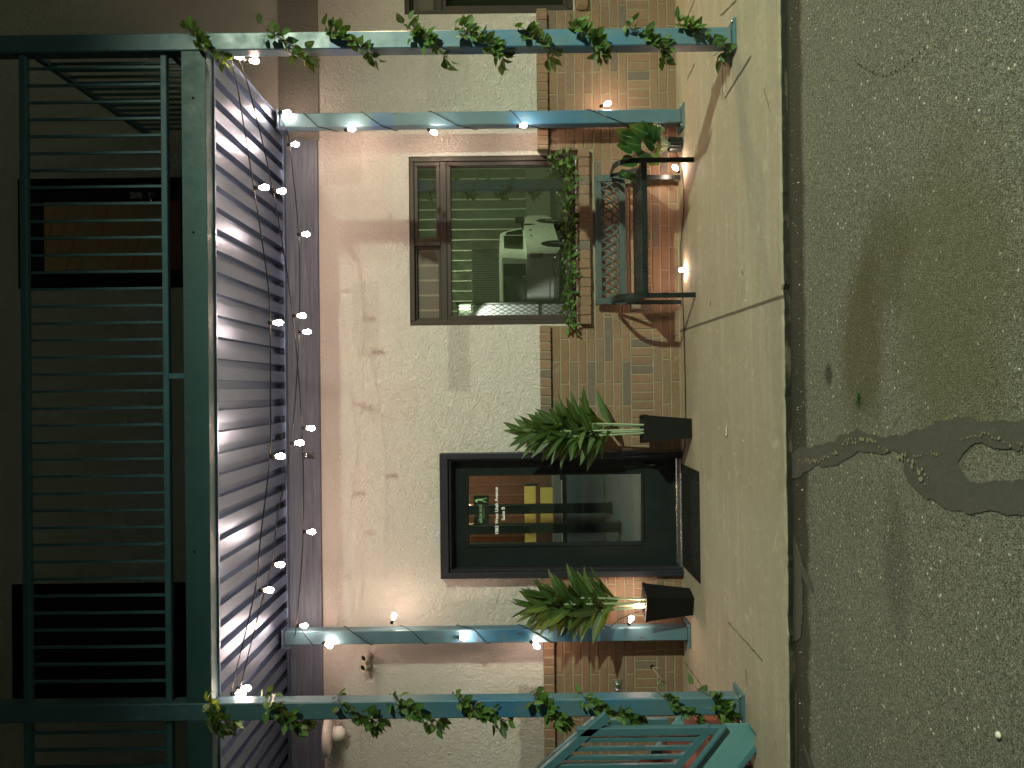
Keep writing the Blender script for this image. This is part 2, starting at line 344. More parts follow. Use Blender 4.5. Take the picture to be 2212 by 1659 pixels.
def text(body,size,mat,name,parent,loc,bold=.0,align='LEFT',ext=.0006):
    c=bpy.data.curves.new(name,'FONT'); c.body=body; c.size=size; c.extrude=ext; c.offset=bold; c.align_x=align
    t=bpy.data.objects.new(name,c); COL.objects.link(t); bpy.context.view_layer.update()
    me=bpy.data.meshes.new_from_object(t.evaluated_get(bpy.context.evaluated_depsgraph_get())); bpy.data.objects.remove(t)
    me.transform(Matrix.Translation(loc)@Matrix.Rotation(R(90),4,'X')); me.materials.clear(); me.materials.append(M[mat]); o=bpy.data.objects.new(name,me); COL.objects.link(o)
    o.parent=parent; off=Vector((0,0,0)); r=parent
    while r is not None: off+=r.location; r=r.parent
    o.location=-off; return o
# ================================================================== THE SETTING
g=MB(); g.box(-60,60,-70,-2.72,-.3,-.045); tag(g.build('parking_lot','asphalt'),kind='structure')
g=MB(); rw=random.Random(2); ex=[-12]
while ex[-1]<14: ex.append(ex[-1]+(.5 if abs(ex[-1])>4 else rw.uniform(.02,.07)))
ey=[-2.74+(0 if abs(x)>4 else rw.gauss(0,.0028)+.004*math.sin(x*1.9)-(.012 if rw.random()<.03 else 0)*-1) for x in ex]
T0=[g.b.verts.new((x,.3,0)) for x in ex]; T1=[g.b.verts.new((x,y+.011,0)) for x,y in zip(ex,ey)]; T2=[g.b.verts.new((x,y+.002,-.005)) for x,y in zip(ex,ey)]; T3=[g.b.verts.new((x,y,-.012)) for x,y in zip(ex,ey)]; T4=[g.b.verts.new((x,y,-.25)) for x,y in zip(ex,ey)]
for A,B in ((T0,T1),(T1,T2),(T2,T3),(T3,T4)):
    for i in range(len(ex)-1): g.b.faces.new((A[i],A[i+1],B[i+1],B[i]))
WALK=tag(g.build('sidewalk','walk'),kind='structure')
def crack(pts,w,name='crack',seed=1,wob=.006,mat='hole'):
    r=random.Random(seed); P=[]
    for a,b in zip(pts,pts[1:]):
        a,b=Vector(a),Vector(b); n=max(2,int((b-a).length/.04))
        for i in range(n): P.append(a.lerp(b,i/n)+Vector((r.uniform(-wob,wob),r.uniform(-wob,wob),0)))
    P.append(Vector(pts[-1])); m=MB(); L=[];Q=[]
    for i,p in enumerate(P):
        d=(P[min(i+1,len(P)-1)]-P[max(0,i-1)]).normalized(); s_=Vector((-d.y,d.x,0))*w*r.uniform(.5,1.2)/2; L.append(m.b.verts.new(p+s_)); Q.append(m.b.verts.new(p-s_))
    for i in range(len(P)-1): m.b.faces.new((L[i],L[i+1],Q[i+1],Q[i]))
    return m.build(name,mat,WALK)
gz=lambda x,y,z=.004: pt(x,y,z=z)
M['crackfill']=plain('dirt_in_crack',(.10,.08,.045),.95,0,.3,20,.2)
for k,(q,w) in enumerate([([(1478,1430),(1530,1500)],.016),([(1485,170),(1500,137)],.012),([(1565,212),(1622,120)],.014),([(1560,120),(1560,215)],.012),([(1500,0),(1475,60)],.01),
        ([(1573,1345),(1648,1428)],.012),([(1556,33),(1590,0)],.01),([(1610,1445),(1612,1480)],.01),([(1650,190),(1662,240)],.007),([(1473,590),(1497,585)],.006)]):
    crack([gz(*p) for p in q],w,'joint' if k<4 else 'crack',k,.004,'crackfill')
# tar patches and sand-filled crack on the asphalt
def sheet(pts,z,name,mat,seed,jit=.012,label=None):
    r=random.Random(seed); P=[pt(a,b,z=z) for a,b in pts]; Q=[]
    for i,p in enumerate(P):
        q=P[(i+1)%len(P)]; n=max(1,int((q-p).length/.014))
        for k in range(n):
            v=p.lerp(q,k/n); a_=len(Q)*.23; w_=Vector((math.sin(a_)+math.sin(a_*2.3+1)*.7,math.cos(a_*1.3)+math.sin(a_*3.1),0))*jit*.55; v+=w_; v.x+=r.uniform(-jit,jit)*.45; v.y+=r.uniform(-jit,jit)*.45; Q.append(v)
    m=MB(); f=m.b.faces.new([m.b.verts.new(v) for v in Q]); bmesh.ops.triangulate(m.b,faces=[f]); o=m.build(name,mat); 
    if o.data.polygons[0].normal.z<0: o.data.flip_normals()
    return tag(o,kind='structure')
sheet([(1709,985),(1725,968),(1790,960),(1815,938),(1850,930),(1895,940),(1945,945),(1975,930),(2010,915),(2060,905),(2120,903),(2230,912),(2230,975),(2160,965),(2110,962),(2078,978),(2068,1002),(2085,1030),(2130,1042),(2230,1040),
       (2230,1112),(2175,1112),(2100,1108),(2040,1095),(2000,1078),(1965,1050),(1952,1010),(1955,985),(1930,975),(1905,985),(1880,972),(1850,975),(1820,1000),(1775,1008),(1735,1020),(1710,1040),(1706,1000)],-.041,'tar_patch','tar',3)
sheet([(1702,1150),(1716,1160),(1735,1215),(1752,1255),(1758,1285),(1748,1275),(1732,1240),(1735,1330),(1728,1380),(1706,1385),(1704,1250)],-.041,'tar_patch','tar',5,.008)
sheet([(1699,1470),(1712,1468),(1722,1500),(1722,1660),(1702,1660)],-.041,'tar_patch','tar',6,.006)
sheet([(1733,1610),(1738,1608),(1762,1665),(1752,1668)],-.041,'tar_patch','tar',8,.004)
def crackline(pts,w,z,mat,name,seed,wob):
    r=random.Random(seed); m=MB(); 
    for a,b in zip(pts,pts[1:]):
        A,B=pt(*a,z=z),pt(*b,z=z); n=max(2,int((B-A).length/.015))
        for i in range(n):
            c=A.lerp(B,i/n)+Vector((r.uniform(-wob,wob),r.uniform(-wob,wob),0)); s_=w*r.uniform(.3,1.2)
            k=5; vs=[m.b.verts.new(c+Vector((math.cos(j*6.283/k)*s_*r.uniform(.5,1.2),math.sin(j*6.283/k)*s_*r.uniform(.5,1.2),r.uniform(0,.002)))) for j in range(k)]; m.b.faces.new(vs)
    return tag(m.build(name,mat),kind='structure')
crackline([(1722,998),(1770,996),(1790,985),(1815,972),(1822,955),(1850,950),(1880,952),(1905,965),(1925,985),(1940,990),(1962,972)],.010,-.036,'sand','sandy_crack',4,.011)
crackline([(1975,985),(2010,978),(2040,980)],.006,-.036,'sand','sandy_crack',5,.006)
crackline([(2075,950),(2130,935),(2180,960),(2212,958)],.006,-.036,'sand','sandy_crack',9,.006)
crackline([(1965,1000),(1985,1012),(2000,1030),(1990,1050)],.013,-.036,'sand','sandy_crack',6,.016)
crackline([(1845,130),(1890,160),(1905,165),(1930,158),(1960,140),(2000,105)],.006,-.0415,'hole','asphalt_crack',7,.006)
# ================================================================== THE BUILDING
BL=thing('building',(0,0,0),'two storey stucco building with brick wainscot, glass entry door and upstairs doors','building')
def tiles(x0,x1,z0,z1,holes):
    xs=sorted({x0,x1,*[h[0] for h in holes],*[h[1] for h in holes]}); xs=[x for x in xs if x0<=x<=x1]; out=[]
    for a,b in zip(xs,xs[1:]):
        segs=[(z0,z1)]
        for h in holes:
            if h[0]<=a and h[1]>=b:
                ns=[]
                for s0,s1 in segs:
                    if h[2]>s0: ns.append((s0,min(s1,h[2])))
                    if h[3]<s1: ns.append((max(s0,h[3]),s1))
                segs=[q for q in ns if q[1]-q[0]>1e-4]
        out+=[(a,b,*q) for q in segs]
    return out
DOOR=(-1.72,-.59,-.02,2.20); WN1=(.585,2.148,.93,2.468); WN2=(3.462,5.03,.93,2.49); UD1=(.962,1.976,3.76,6.066); UD2=(-2.80,-1.754,3.76,6.15)
g=MB()
for a,b,c,d in tiles(-9,11,-.2,6.5,[DOOR,WN1,WN2,UD1,UD2]):
    g.b.faces.new([g.b.verts.new(p) for p in ((a,0,c),(b,0,c),(b,0,d),(a,0,d))])
for h in (DOOR,WN1,WN2,UD1,UD2):
    for (xa,za),(xb,zb) in (((h[0],h[2]),(h[0],h[3])),((h[0],h[3]),(h[1],h[3])),((h[1],h[3]),(h[1],h[2])),((h[1],h[2]),(h[0],h[2]))):
        g.b.faces.new([g.b.verts.new(p) for p in ((xa,0,za),(xb,0,zb),(xb,.2,zb),(xa,.2,za))])
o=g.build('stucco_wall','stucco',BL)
# fascia band under the deck
g=MB(); g.box(-9,2.30,-.045,-.002,3.30,3.665); g.build('fascia_board','band',BL)
g=MB(); g.box(2.30,11,-.022,-.002,3.29,3.655); t_=NT('painted_stucco_band'); t_.fin(t_.mix(t_.noise(3,5),(.17,.165,.15),(.25,.24,.215)),.85,0,t_.bump(t_.mr(t_.noise(22,6,.6,dist=2),.4,.6),.6,.012),.3)
g.build('painted_band',t_.m,BL)
g=MB(); g.box(-9,11,-.3,.2,6.5,6.6); g.box(-9,11,-2.3,-.3,6.5,6.6); g.build('roof','grime',BL)
# bricks
MZ=[.006]; 
for i in range(3): MZ.append(MZ[-1]+.0805)
SOLD=MZ[-1]; base2=SOLD+.2035; CR9=[base2+i*.0802 for i in range(10)]
CAPB=CR9[-1]; YF=-.09
def inhole(a,b,z0,z1):
    out=[(a,b)]
    for h in (DOOR,(WN1[0]-.02,WN1[1]+.02,.83,9),(WN2[0]-.02,WN2[1]+.02,.83,9)):
        if z1>h[2]+.01 and z0<h[3]:
            n=[]
            for p,q in out:
                if q<=h[0] or p>=h[1]: n.append((p,q)); continue
                if p<h[0]: n.append((p,h[0]))
                if q>h[1]: n.append((h[1],q))
            out=n
    return [q for q in out if q[1]-q[0]>.015]
br=MB(); rnd=random.Random(11); J=.0115
def lay(z0,z1,mod,off,depth=YF,jit=.0015):
    x=-5.2+off
    while x<5.4:
        for a,b in inhole(x,x+mod,z0,z1):
            j=rnd.uniform(-jit,jit); br.box(a+J/2,b-J/2,depth+j,-.01,z0+J/2,z1-J/2,.0028)
        x+=mod
for i in range(3): lay(MZ[i],MZ[i+1],.4064,(.165 if i%2 else .368)-.0); 
lay(SOLD,base2,.0813,.03)
for i in range(9): lay(CR9[i],CR9[i+1],.4064,.152 if (i%2==0) else .355)
br.build('brick_wainscot','brick',BL,True)
g=MB()
for a,b,c,d in tiles(-5.3,5.5,-.02,CAPB,[(DOOR[0],DOOR[1],-.02,9),(WN1[0]-.02,WN1[1]+.02,.83,9),(WN2[0]-.02,WN2[1]+.02,.83,9)]): g.box(a,b,YF+.006,-.004,c,d)
g.build('mortar_bed','mortar',BL)
cp=MB(); x=-5.2
while x<5.4:
    for a,b in inhole(x,x+.0813,1.2,1.25):
        j=rnd.uniform(-.003,.003); cp.box(a+.0055,b-.0055,-.132+j,-.006,CAPB+.006,CAPB+.103,.004)
    x+=.0813
for h in (WN1,WN2):
    n=19; w=(h[1]-h[0]+.03)/n
    for i in range(n):
        a=h[0]-.015+i*w; j=rnd.uniform(-.004,.004); dz=rnd.uniform(-.003,.003)
        vs=[(a+.004,-.155+j,.815+dz),(a+.004,.06,.80),(a+.004,.06,.925),(a+.004,-.155+j,.905+dz)]
        cp.poly(vs,(w-.008,0,0))
cp.build('brick_cap','brick',BL)
g=MB()
for a,b,c,d in tiles(-5.3,5.5,CAPB,CAPB+.108,[(DOOR[0],DOOR[1],-.02,9),(WN1[0]-.02,WN1[1]+.02,.83,9),(WN2[0]-.02,WN2[1]+.02,.83,9)]): g.box(a,b,-.125,-.006,c+.012,CAPB+.099)
for h in (WN1,WN2): g.box(h[0]-.014,h[1]+.014,-.147,.055,.822,.90)
g.build('cap_mortar','mortar',BL)
# windows
def window(h,name='window'):
    x0,x1,z0,z1=h; g=MB(); f=.045
    g.box(x0,x0+f,.012,.10,z0,z1,.004); g.box(x1-f,x1,.012,.10,z0,z1,.004); g.box(x0+f,x1-f,.012,.10,z1-f,z1,.004); g.box(x0+f,x1-f,.012,.10,z0-.02,z0+f,.004)
    zt=z1-.345; g.box(x0+f,x1-f,.02,.10,zt,zt+.06,.004); 
    xm=x0+(x1-x0)*.485; g.box(xm-.018,xm+.018,.016,.10,zt+.06,z1-f,.003)
    w=g.build(name,'frame',BL)
    # opening sash on the right of the transom, fixed screen on the left, main sash below
    def sash(a,b,c,d,y,t,gl,glm):
        s=MB(); s.box(a,a+t,y,y+.05,c,d,.004); s.box(b-t,b,y,y+.05,c,d,.004); s.box(a+t,b-t,y,y+.05,c,c+t,.004); s.box(a+t,b-t,y,y+.05,d-t,d,.004)
        s.box(a+t,a+t+.008,y+.012,y+.04,c+t,d-t); s.box(b-t-.008,b-t,y+.012,y+.04,c+t,d-t)
        s.build('sash','frame',w); q=MB(); q.box(a+t*.8,b-t*.8,y+.030,y+.034,c+t*.8,d-t*.8); q.build(gl,glm,w)
    sash(xm+.018,x1-f,zt+.06,z1-f,.025,.036,'pane','winglass')
    sash(x0+f,xm-.018,zt+.06,z1-f,.045,.022,'insect_screen','screen')
    sash(x0+f,x1-f,z0+f,zt,.025,.04,'pane','winglass')
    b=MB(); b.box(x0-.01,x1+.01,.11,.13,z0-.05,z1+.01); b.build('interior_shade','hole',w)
    return w
window(WN1); window(WN2)
# entry door
x0,x1,z0,z1=DOOR; g=MB(); YD=-.135
g.box(x0,x0+.055,YD,.10,0,z1,.004); g.box(x1-.05,x1,YD,.10,0,z1,.004); g.box(x0+.055,x1-.05,YD,.10,z1-.075,z1,.004)
g.box(x0+.055,x0+.075,YD+.03,.10,0,z1-.075,.003); g.box(x1-.068,x1-.05,YD+.03,.10,0,z1-.075,.003); g.box(x0+.075,x1-.068,YD+.03,.10,z1-.10,z1-.075,.003)
DR=g.build('door_frame','doorframe',BL)
g=MB(); lx0,lx1,lz0,lz1=x0+.078,x1-.071,.035,z1-.104; gx0,gx1,gz0,gz1=-1.43,-.805,.36,1.945
for a,b,c,d in tiles(lx0,lx1,lz0,lz1,[(gx0,gx1,gz0,gz1)]): g.box(a,b,.0,.045,c,d)
bd=.014
g.box(gx0-.03,gx0,-.012,-.001,gz0-.03,gz1+.03,.004); g.box(gx1,gx1+.03,-.012,-.001,gz0-.03,gz1+.03,.004); g.box(gx0,gx1,-.012,-.001,gz0-.03,gz0,.004); g.box(gx0,gx1,-.012,-.001,gz1,gz1+.03,.004)
for z_ in (1.9,1.1,.3): g.box(lx0-.012,lx0+.004,-.014,-.001,z_-.05,z_+.05,.003)
DL=g.build('door_leaf','doorleaf',BL)
g=MB(); g.box(gx0-.005,gx1+.005,.018,.024,gz0-.005,gz1+.005); g.build('pane','doorglass',DL)
g=MB(); hx=-.715; g.box(hx-.022,hx+.022,-.02,-.001,1.04,1.22,.004); g.lathe((hx,-.05,1.10),[(.014,0),(.014,.05)],12,(0,1,0)); g.tube([(hx,-.05,1.10),(hx-.04,-.055,1.10),(hx-.13,-.055,1.095)],.010,8)
g.lathe((hx,-.045,1.19),[(.001,0),(.018,.002),(.022,.012),(.022,.044)],14,(0,1,0)); g.build('handle','black',DL)
g=MB(); g.box(-.735,-.70,-.03,-.001,.24,.33,.004); g.tube([(-.717,-.04,.30),(-.717,-.055,.22),(-.717,-.05,.16)],.009,8); g.build('kickstop','black',DL)
g=MB(); g.box(x0+.078,x1-.071,-.12,.10,0,.022,.004); g.build('threshold','steel',BL)
# lettering on the glass
GLS=bpy.data.objects['pane']
for o_ in COL.objects:
    if o_.name.startswith('pane') and o_.parent==DL: GLS=o_
tx=MB()
a=pt(1078,1155,Y=.015); 
text('1065 West Utah Avenue',.0435,'txt_white','lettering',DL,(a.x,.0160,a.z+.006),.0005)
a=pt(1092,1124,Y=.015); text('Suite B',.0435,'txt_white','lettering',DL,(a.x,.0160,a.z+.006),.0005)
# sign inside the glass
SG=thing('hanging_sign',pt(1050,1108,Y=.10),'small dark sign with green golf logo and lettering behind the door glass','sign')
a,b=pt(1024,1141,Y=.08),pt(1056,1070,Y=.08); g=MB(); g.box(a.x,b.x,.08,.088,b.z,a.z); g.build('sign_board','signboard',SG)
M['txt_green']=emis('glow_green_lettering',(.30,.80,.12),.30); M['txt_lime']=emis('glow_lime_logo',(.42,.90,.12),.42); M['txt_dim']=emis('glow_dim_lettering',(.4,.42,.32),.10)  # added glow keeps lettering and logo visible, the sign is no lamp
a=pt(1041.5,1129.5,Y=.08); text('BIRDIE BOX',.0325,'txt_green','sign_lettering',SG,(a.x,.079,a.z),.0006)
a=pt(1035.5,1127,Y=.08); text('THE',.016,'txt_dim','sign_lettering',SG,(a.x,.079,a.z))
a=pt(1046.6,1121.5,Y=.08); text('GOLF SIMULATOR',.0135,'txt_dim','sign_lettering',SG,(a.x,.079,a.z))
# small leaning golfer mark (swing pose) as on the sign
gp=[(-.075,.060),(-.045,.055),(-.040,.072),(-.015,.080),(.0,.066),(.012,.045),(.018,.015),(.026,-.03),(.034,-.075),(.046,-.078),(.05,-.083),(.026,-.083),(.012,-.04),(-.006,-.015),(-.03,-.05),(-.05,-.07),(-.045,-.08),(-.062,-.078),(-.058,-.062),(-.038,-.035),(-.02,.0),(-.018,.03),(-.03,.04),(-.06,.045)]
b=pt(1038,1079.5,Y=.08); g=MB(); g.poly([(b.x+u*.40,.0785,b.z-.0+v*.68) for u,v in gp],(0,-.0008,0)); g.poly([(b.x-.042,.0785,b.z+.034),(b.x-.040,.0785,b.z+.036),(b.x-.052,.0785,b.z+.006),(b.x-.054,.0785,b.z+.006)],(0,-.0008,0)); g.build('logo','txt_lime',SG)
# upstairs doors
def updoor(h,cur):
    x0,x1,z0,z1=h; g=MB(); 
    for a,b,c,d in tiles(x0,x1,z0,z1,[(x0+.10,x1-.10,z0+.0,z1-.09)]): g.box(a,b,-.02,.10,c,d)
    fr=g.build('upper_door_frame','hole',BL); g=MB(); g.box(x0+.10,x1-.10,.02,.06,z0,z1-.09)
    dl=g.build('upper_door','doorleaf',BL)
    if cur:
        a=pt(96,585,Y=.01); b=pt(352,434,Y=.01); g=MB(); g.box(a.x,b.x,.012,.019,b.z,a.z); g.build('curtained_pane',cur,dl)
        c=pt(390,434,Y=.01); g=MB(); g.box(a.x,b.x,.012,.019,c.z,b.z-.01); g.build('kick_plate','red',dl)
        k=pt(327,421,Y=-.02); g=MB(); g.lathe((k.x,-.03,k.z),[(.03,0),(.03,.05)],14,(0,1,0)); g.tube([(k.x,-.05,k.z),(k.x-.05,-.06,k.z-.01),(k.x-.10,-.055,k.z-.03)],.011); g.build('handle','chrome',dl)
        k=pt(292,421,Y=-.02); g=MB(); g.box(k.x-.03,k.x+.03,-.015,.019,k.z-.055,k.z+.055,.006); g.build('keypad','steel',dl)
t_=NT('brown_blind'); x,y,z=t_.sep(); w_=t_.math('SINE',t_.math('ADD',t_.math('MULTIPLY',z,52),t_.math('MULTIPLY',x,14)))
M['blind']=t_.fin(t_.mix(t_.mr(t_.noise(1.5,3,st=(1,1,3)),.4,.6),t_.mix(t_.mr(w_,.8,1,0,.5),(.40,.22,.12),(.1,.04,.02)),(.33,.24,.14)),.7)
updoor(UD1,'blind'); updoor(UD2,None)
# room behind the entry door
g=MB(); g.box(-4.4,1.2,.25,6.6,-.06,-.01); g.build('room_floor','floor',BL)
g=MB(); g.box(-4.5,1.3,6.6,6.7,-.05,3.3); g.build('room_back_wall','mortar',BL)
t_=NT('orange_inner_brick'); bt=t_.add('ShaderNodeTexBrick'); mp=t_.add('ShaderNodeMapping'); mp.inputs['Rotation'].default_value=(R(90),0,0); t_.put(mp.inputs[0],t_.pos); t_.put(bt.inputs[0],mp.outputs[0])
bt.inputs['Scale'].default_value=4.5; bt.inputs['Color1'].default_value=(.20,.075,.035,1); bt.inputs['Color2'].default_value=(.15,.055,.03,1); bt.inputs['Mortar'].default_value=(.15,.06,.035,1); bt.inputs['Mortar Size'].default_value=.012
M['inbrick']=t_.fin(bt.outputs[0],.7)
g=MB(); g.box(-4.4,1.2,6.5,6.595,-.01,3.2); g.build('inner_brick_wall','inbrick',BL)
g=MB(); g.box(-4.5,-4.4,.25,6.6,-.05,3.2); g.build('room_side_wall','grime',BL); g=MB(); g.box(1.2,1.3,.25,6.6,-.05,3.2); g.build('room_side_wall','grime',BL)
g=MB(); g.box(-4.5,1.3,.22,6.7,3.2,3.25); g.build('room_ceiling','hole',BL)
g=MB()
for a,b,c,d in tiles(-9,11,-.05,6.5,[DOOR]): g.box(a,b,.205,.215,c,d)
g.build('inner_lining','hole',BL)
lamp('room_light','POINT',(-1.75,5.2,2.3),38,(1,.55,.28),.08); lamp('room_fill','POINT',(-.9,3.0,2.7),170,(.8,1,.9),.15)  # second lamp is an added fill for the floor and boards, no fixture
def inner_post(x,yt,yb,w,Y,label):
    a=pt(x,(yt+yb)/2,Y=Y); 
    p=thing('interior_column',(a.x,Y,0),label,'column','pair of dark columns seen through the entry door')
    g=MB(); g.box(a.x-w/2,a.x+w/2,Y-w/2,Y+w/2,0,2.25,.006); g.build('shaft','black',p); g=MB(); g.box(a.x-w*.62,a.x+w*.62,Y-w*.62,Y+w*.62,0,.03,.004); g.build('base_plate','black',p); g=MB(); g.box(a.x-.16,a.x+.12,Y-.05,Y+.05,2.25,2.45,.005); g.build('capital','stairplate',p)
inner_post(1300,1087,1107,.14,5.0,'dark square column behind the door glass, right of the pair'); inner_post(1325,1130,1147,.13,4.0,'dark square column behind the door glass, left and nearer of the pair')
def ybo(x0,y0,x1,y1,Y,label):
    a,b=pt(x0,y1,Y=Y),pt(x1,y0,Y=Y); p=thing('yellow_board',((a.x+b.x)/2,Y,b.z),label,'board','yellow boards inside the door')
    g=MB(); g.box(a.x,b.x,Y,Y+.03,b.z,a.z,.004); g.build('panel','yellow',p)
    for k in range(3): g=MB(); g.box(a.x+.15+k*.4,a.x+.19+k*.4,Y+.031,Y+.06,b.z-.05,a.z); g.build('batten','black',p)
ybo(1134,1050,1157,1172,5.9,'long yellow board behind the door glass, the upper one'); ybo(1168,1053,1194,1130,5.9,'short yellow board behind the door glass, the lower one')
a,b=pt(1196,1180,Y=5.7),pt(1212,1030,Y=5.7); wb=thing('counter',((a.x+b.x)/2,6,0),'low pale edged counter at the back of the room behind the door glass','counter'); g=MB(); g.box(a.x-.6,b.x+.6,5.75,6.4,b.z,a.z,.006); g.build('counter_top','grime',wb); g=MB(); g.box(a.x-.6,b.x+.6,5.74,5.76,b.z-.02,b.z-.003); g.build('edge','white',wb); g=MB(); g.box(a.x-.55,b.x+.55,5.85,6.35,0,b.z-.003); g.build('counter_front','floor',wb)
ch=thing('office_chair',(-.95,4.6,0),'dark upholstered chair behind the door glass beside the handle','chair'); a=pt(1140,1055,Y=4.6)
g=MB(); g.box(-1.16,-.72,4.78,4.84,.62,1.28,.02); g.build('backrest','black',ch); g=MB(); g.box(-1.18,-.70,4.35,4.8,.46,.56,.02); g.build('seat','black',ch)
g=MB(); g.tube([(-.94,4.58,.06),(-.94,4.58,.46)],.03); g.build('column','black',ch); g=MB(); [g.tube([(-.94,4.58,.08),(-.94+.26*math.cos(k*1.257),4.58+.26*math.sin(k*1.257),.03)],.018) for k in range(5)]; g.build('base','black',ch)
# wall fittings
def on(x,y,Y): return pt(x,y,Y=Y)
for k,(yy,lb) in enumerate(((1417,'cream pipe stub poking out of the stucco, right of the two'),(1439,'cream pipe stub poking out of the stucco, left of the two'))):
    a=on(795,1427,-.02); b=Vector((a.x+(.043 if k==0 else -.043),0,a.z+(-.004 if k==0 else .004))); p=thing('pipe_stub',b,lb,'pipe','twin pipe stubs left of the left inner post')
    g=MB(); tip=b+Vector((.012,-.13,.03)); d=(tip-b).normalized(); g.lathe(b,[(.033,0),(.033,(tip-b).length),(.027,(tip-b).length),(.027,.01)],20,d); g.build('pipe','pipe',p)
    g=MB(); g.lathe(b+d*.10,[(.0265,0),(.0265,.002)],18,d); g.build('bore','hole',p)
a=on(700,1590,-.1); p=thing('wall_lamp',(a.x,-.02,a.z),'white plastic dome fixture under the fascia at far left','fixture'); g=MB(); g.b.free(); g.b=bmesh.new()
g.lathe((a.x-.0,-.13,a.z-.05),[(.004,-.03),(.10,-.028),(.15,-.012),(.165,.006),(.165,.032),(.15,.045),(.02,.05)],32,(0,-.12,1)); g.build('cover','white',p)
g=MB(); g.lathe((a.x+.02,-.10,a.z-.14),[(.002,-.055),(.04,-.045),(.062,-.015),(.066,.02),(.066,.055)],24,(0,0,1)); g.build('sensor','white',p); g=MB(); g.box(a.x-.03,a.x+.03,-.10,-.003,a.z-.10,a.z-.03,.004); g.build('bracket','white',p)
a=on(665,983,-.05); p=thing('cover_plate',(a.x,-.05,a.z),'small steel cover plate on the fascia board above the door','plate'); g=MB(); g.box(a.x-.034,a.x+.034,-.056,-.046,a.z-.065,a.z+.055,.003); g.build('plate','chrome',p); g=MB(); g.lathe((a.x,-.062,a.z+.022),[(.006,0),(.02,.002),(.024,.006)],16,(0,1,0)); g.build('knob','chrome',p)
a=on(1333,1477,-.10); p=thing('valve_plate',(a.x,-.1,a.z),'zinc plate with round bolt on the brick near the left front post','plate'); g=MB(); g.box(a.x-.085,a.x+.04,-.104,-.091,a.z-.036,a.z+.036,.003); g.build('plate','steel',p); g=MB(); g.lathe((a.x,-.135,a.z),[(.004,0),(.016,.002),(.02,.01),(.02,.032)],16,(0,1,0)); g.build('bolt','steel',p); g=MB(); g.lathe((a.x-.055,-.125,a.z),[(.004,0),(.014,.002),(.017,.01),(.017,.022)],16,(0,1,0)); g.build('bolt','steel',p)
a=on(1409,1441,-.095); p=thing('loose_wire',(a.x,-.1,a.z),'pale loose wire hanging from a dark hole in the brick at left','wire'); g=MB(); g.lathe((a.x,-.0955,a.z),[(.019,0),(.019,.004)],14,(0,1,0)); g.build('hole','hole',p); b=on(1437,1474,-.12); g=MB(); g.tube([a+Vector((0,-.003,0)),a+Vector((-.03,-.03,-.02)),a.lerp(b,.5)+Vector((-.015,-.02,0)),b],.0028,6); g.tube([a+Vector((0,-.003,0)),a+Vector((0,-.02,-.04)),a+Vector((-.012,-.02,-.085))],.0022,6); g.build('strand','pipe',p)
# ================================================================== BALCONY
BA=thing('balcony',(0,-1,0),'teal steel balcony with baluster railing, corrugated metal deck and four square posts','balcony')
def post(cx,yf,yb,z0,z1,bt=.0):
    g=MB(); w=.12; g.box(cx-w/2,cx+w/2,yf,yb,z0,z1,.007); p=g.build('post','post',BA)
    g=MB(); g.box(cx-.115,cx+.10,yf-.055,yb+.055,.0005,.016,.003); g.build('base_plate','rail',p)
    for sx in (-1,1): g=MB(); g.lathe((cx+sx*.085-.005,yf-.03,.016),[(.009,0),(.009,.014)],6); g.build('anchor_bolt','steel',p)
    return p
post(2.378,-1.88,-1.76,.016,6.3); post(-2.17,-1.88,-1.76,.016,6.3); post(2.383,-.33,-.21,.016,3.56); post(-2.175,-.33,-.21,.016,3.56)
for cx in (2.383,-2.175):
    g=MB(); g.box(cx-.085,cx+.085,-.36,-.18,3.56,3.578,.002); g.box(cx-.09,cx-.06,-.34,-.2,3.50,3.56); g.build('cap_plate','deck',BA)
g=MB(); g.box(-2.11,2.318,-1.875,-1.765,3.592,3.762,.004); g.box(-4.8,-2.23,-1.875,-1.765,3.592,3.762,.004); BM=g.build('front_beam','beam',BA)
g=MB()
for (x,y) in ((417,212),(418,502),(420,1192)):
    a=pt(x,y,Y=-1.875); g=MB(); g.lathe((a.x,-1.8765,a.z),[(.009,0),(.009,.003)],10,(0,1,0)); g.build('bolt_hole','hole',BM)
# corrugated deck
g=MB(); P=.1525; prof=[]; x=-4.8
zl,zu=3.600,3.655
while x<2.44:
    prof+=[(x,zl),(x+.089,zl),(x+.094,zu),(x+.1475,zu)]; x+=P
prof=[q for q in prof if q[0]<=2.46]
A=[g.b.verts.new((a,-1.76,b)) for a,b in prof]; B=[g.b.verts.new((a,-.05,b)) for a,b in prof]
for i in range(len(A)-1): g.b.faces.new((A[i],A[i+1],B[i+1],B[i]))
g.build('corrugated_deck','deck',BA)
g=MB(); g.box(-4.8,2.318,-1.764,-1.745,3.578,3.60); g.box(-4.8,2.318,-1.748,-1.742,3.60,3.66); g.build('edge_angle','deck',BA)
g=MB(); g.box(-4.8,2.44,-.12,-.047,3.585,3.598); g.build('ledger_angle','deck',BA)
g=MB(); g.box(2.44,2.462,-1.76,-.05,3.585,3.76,.002); g.build('side_channel','deck',BA)
g=MB(); g.box(-4.8,2.438,-1.744,-.003,3.664,3.752); g.build('floor_slab','grime',BA)
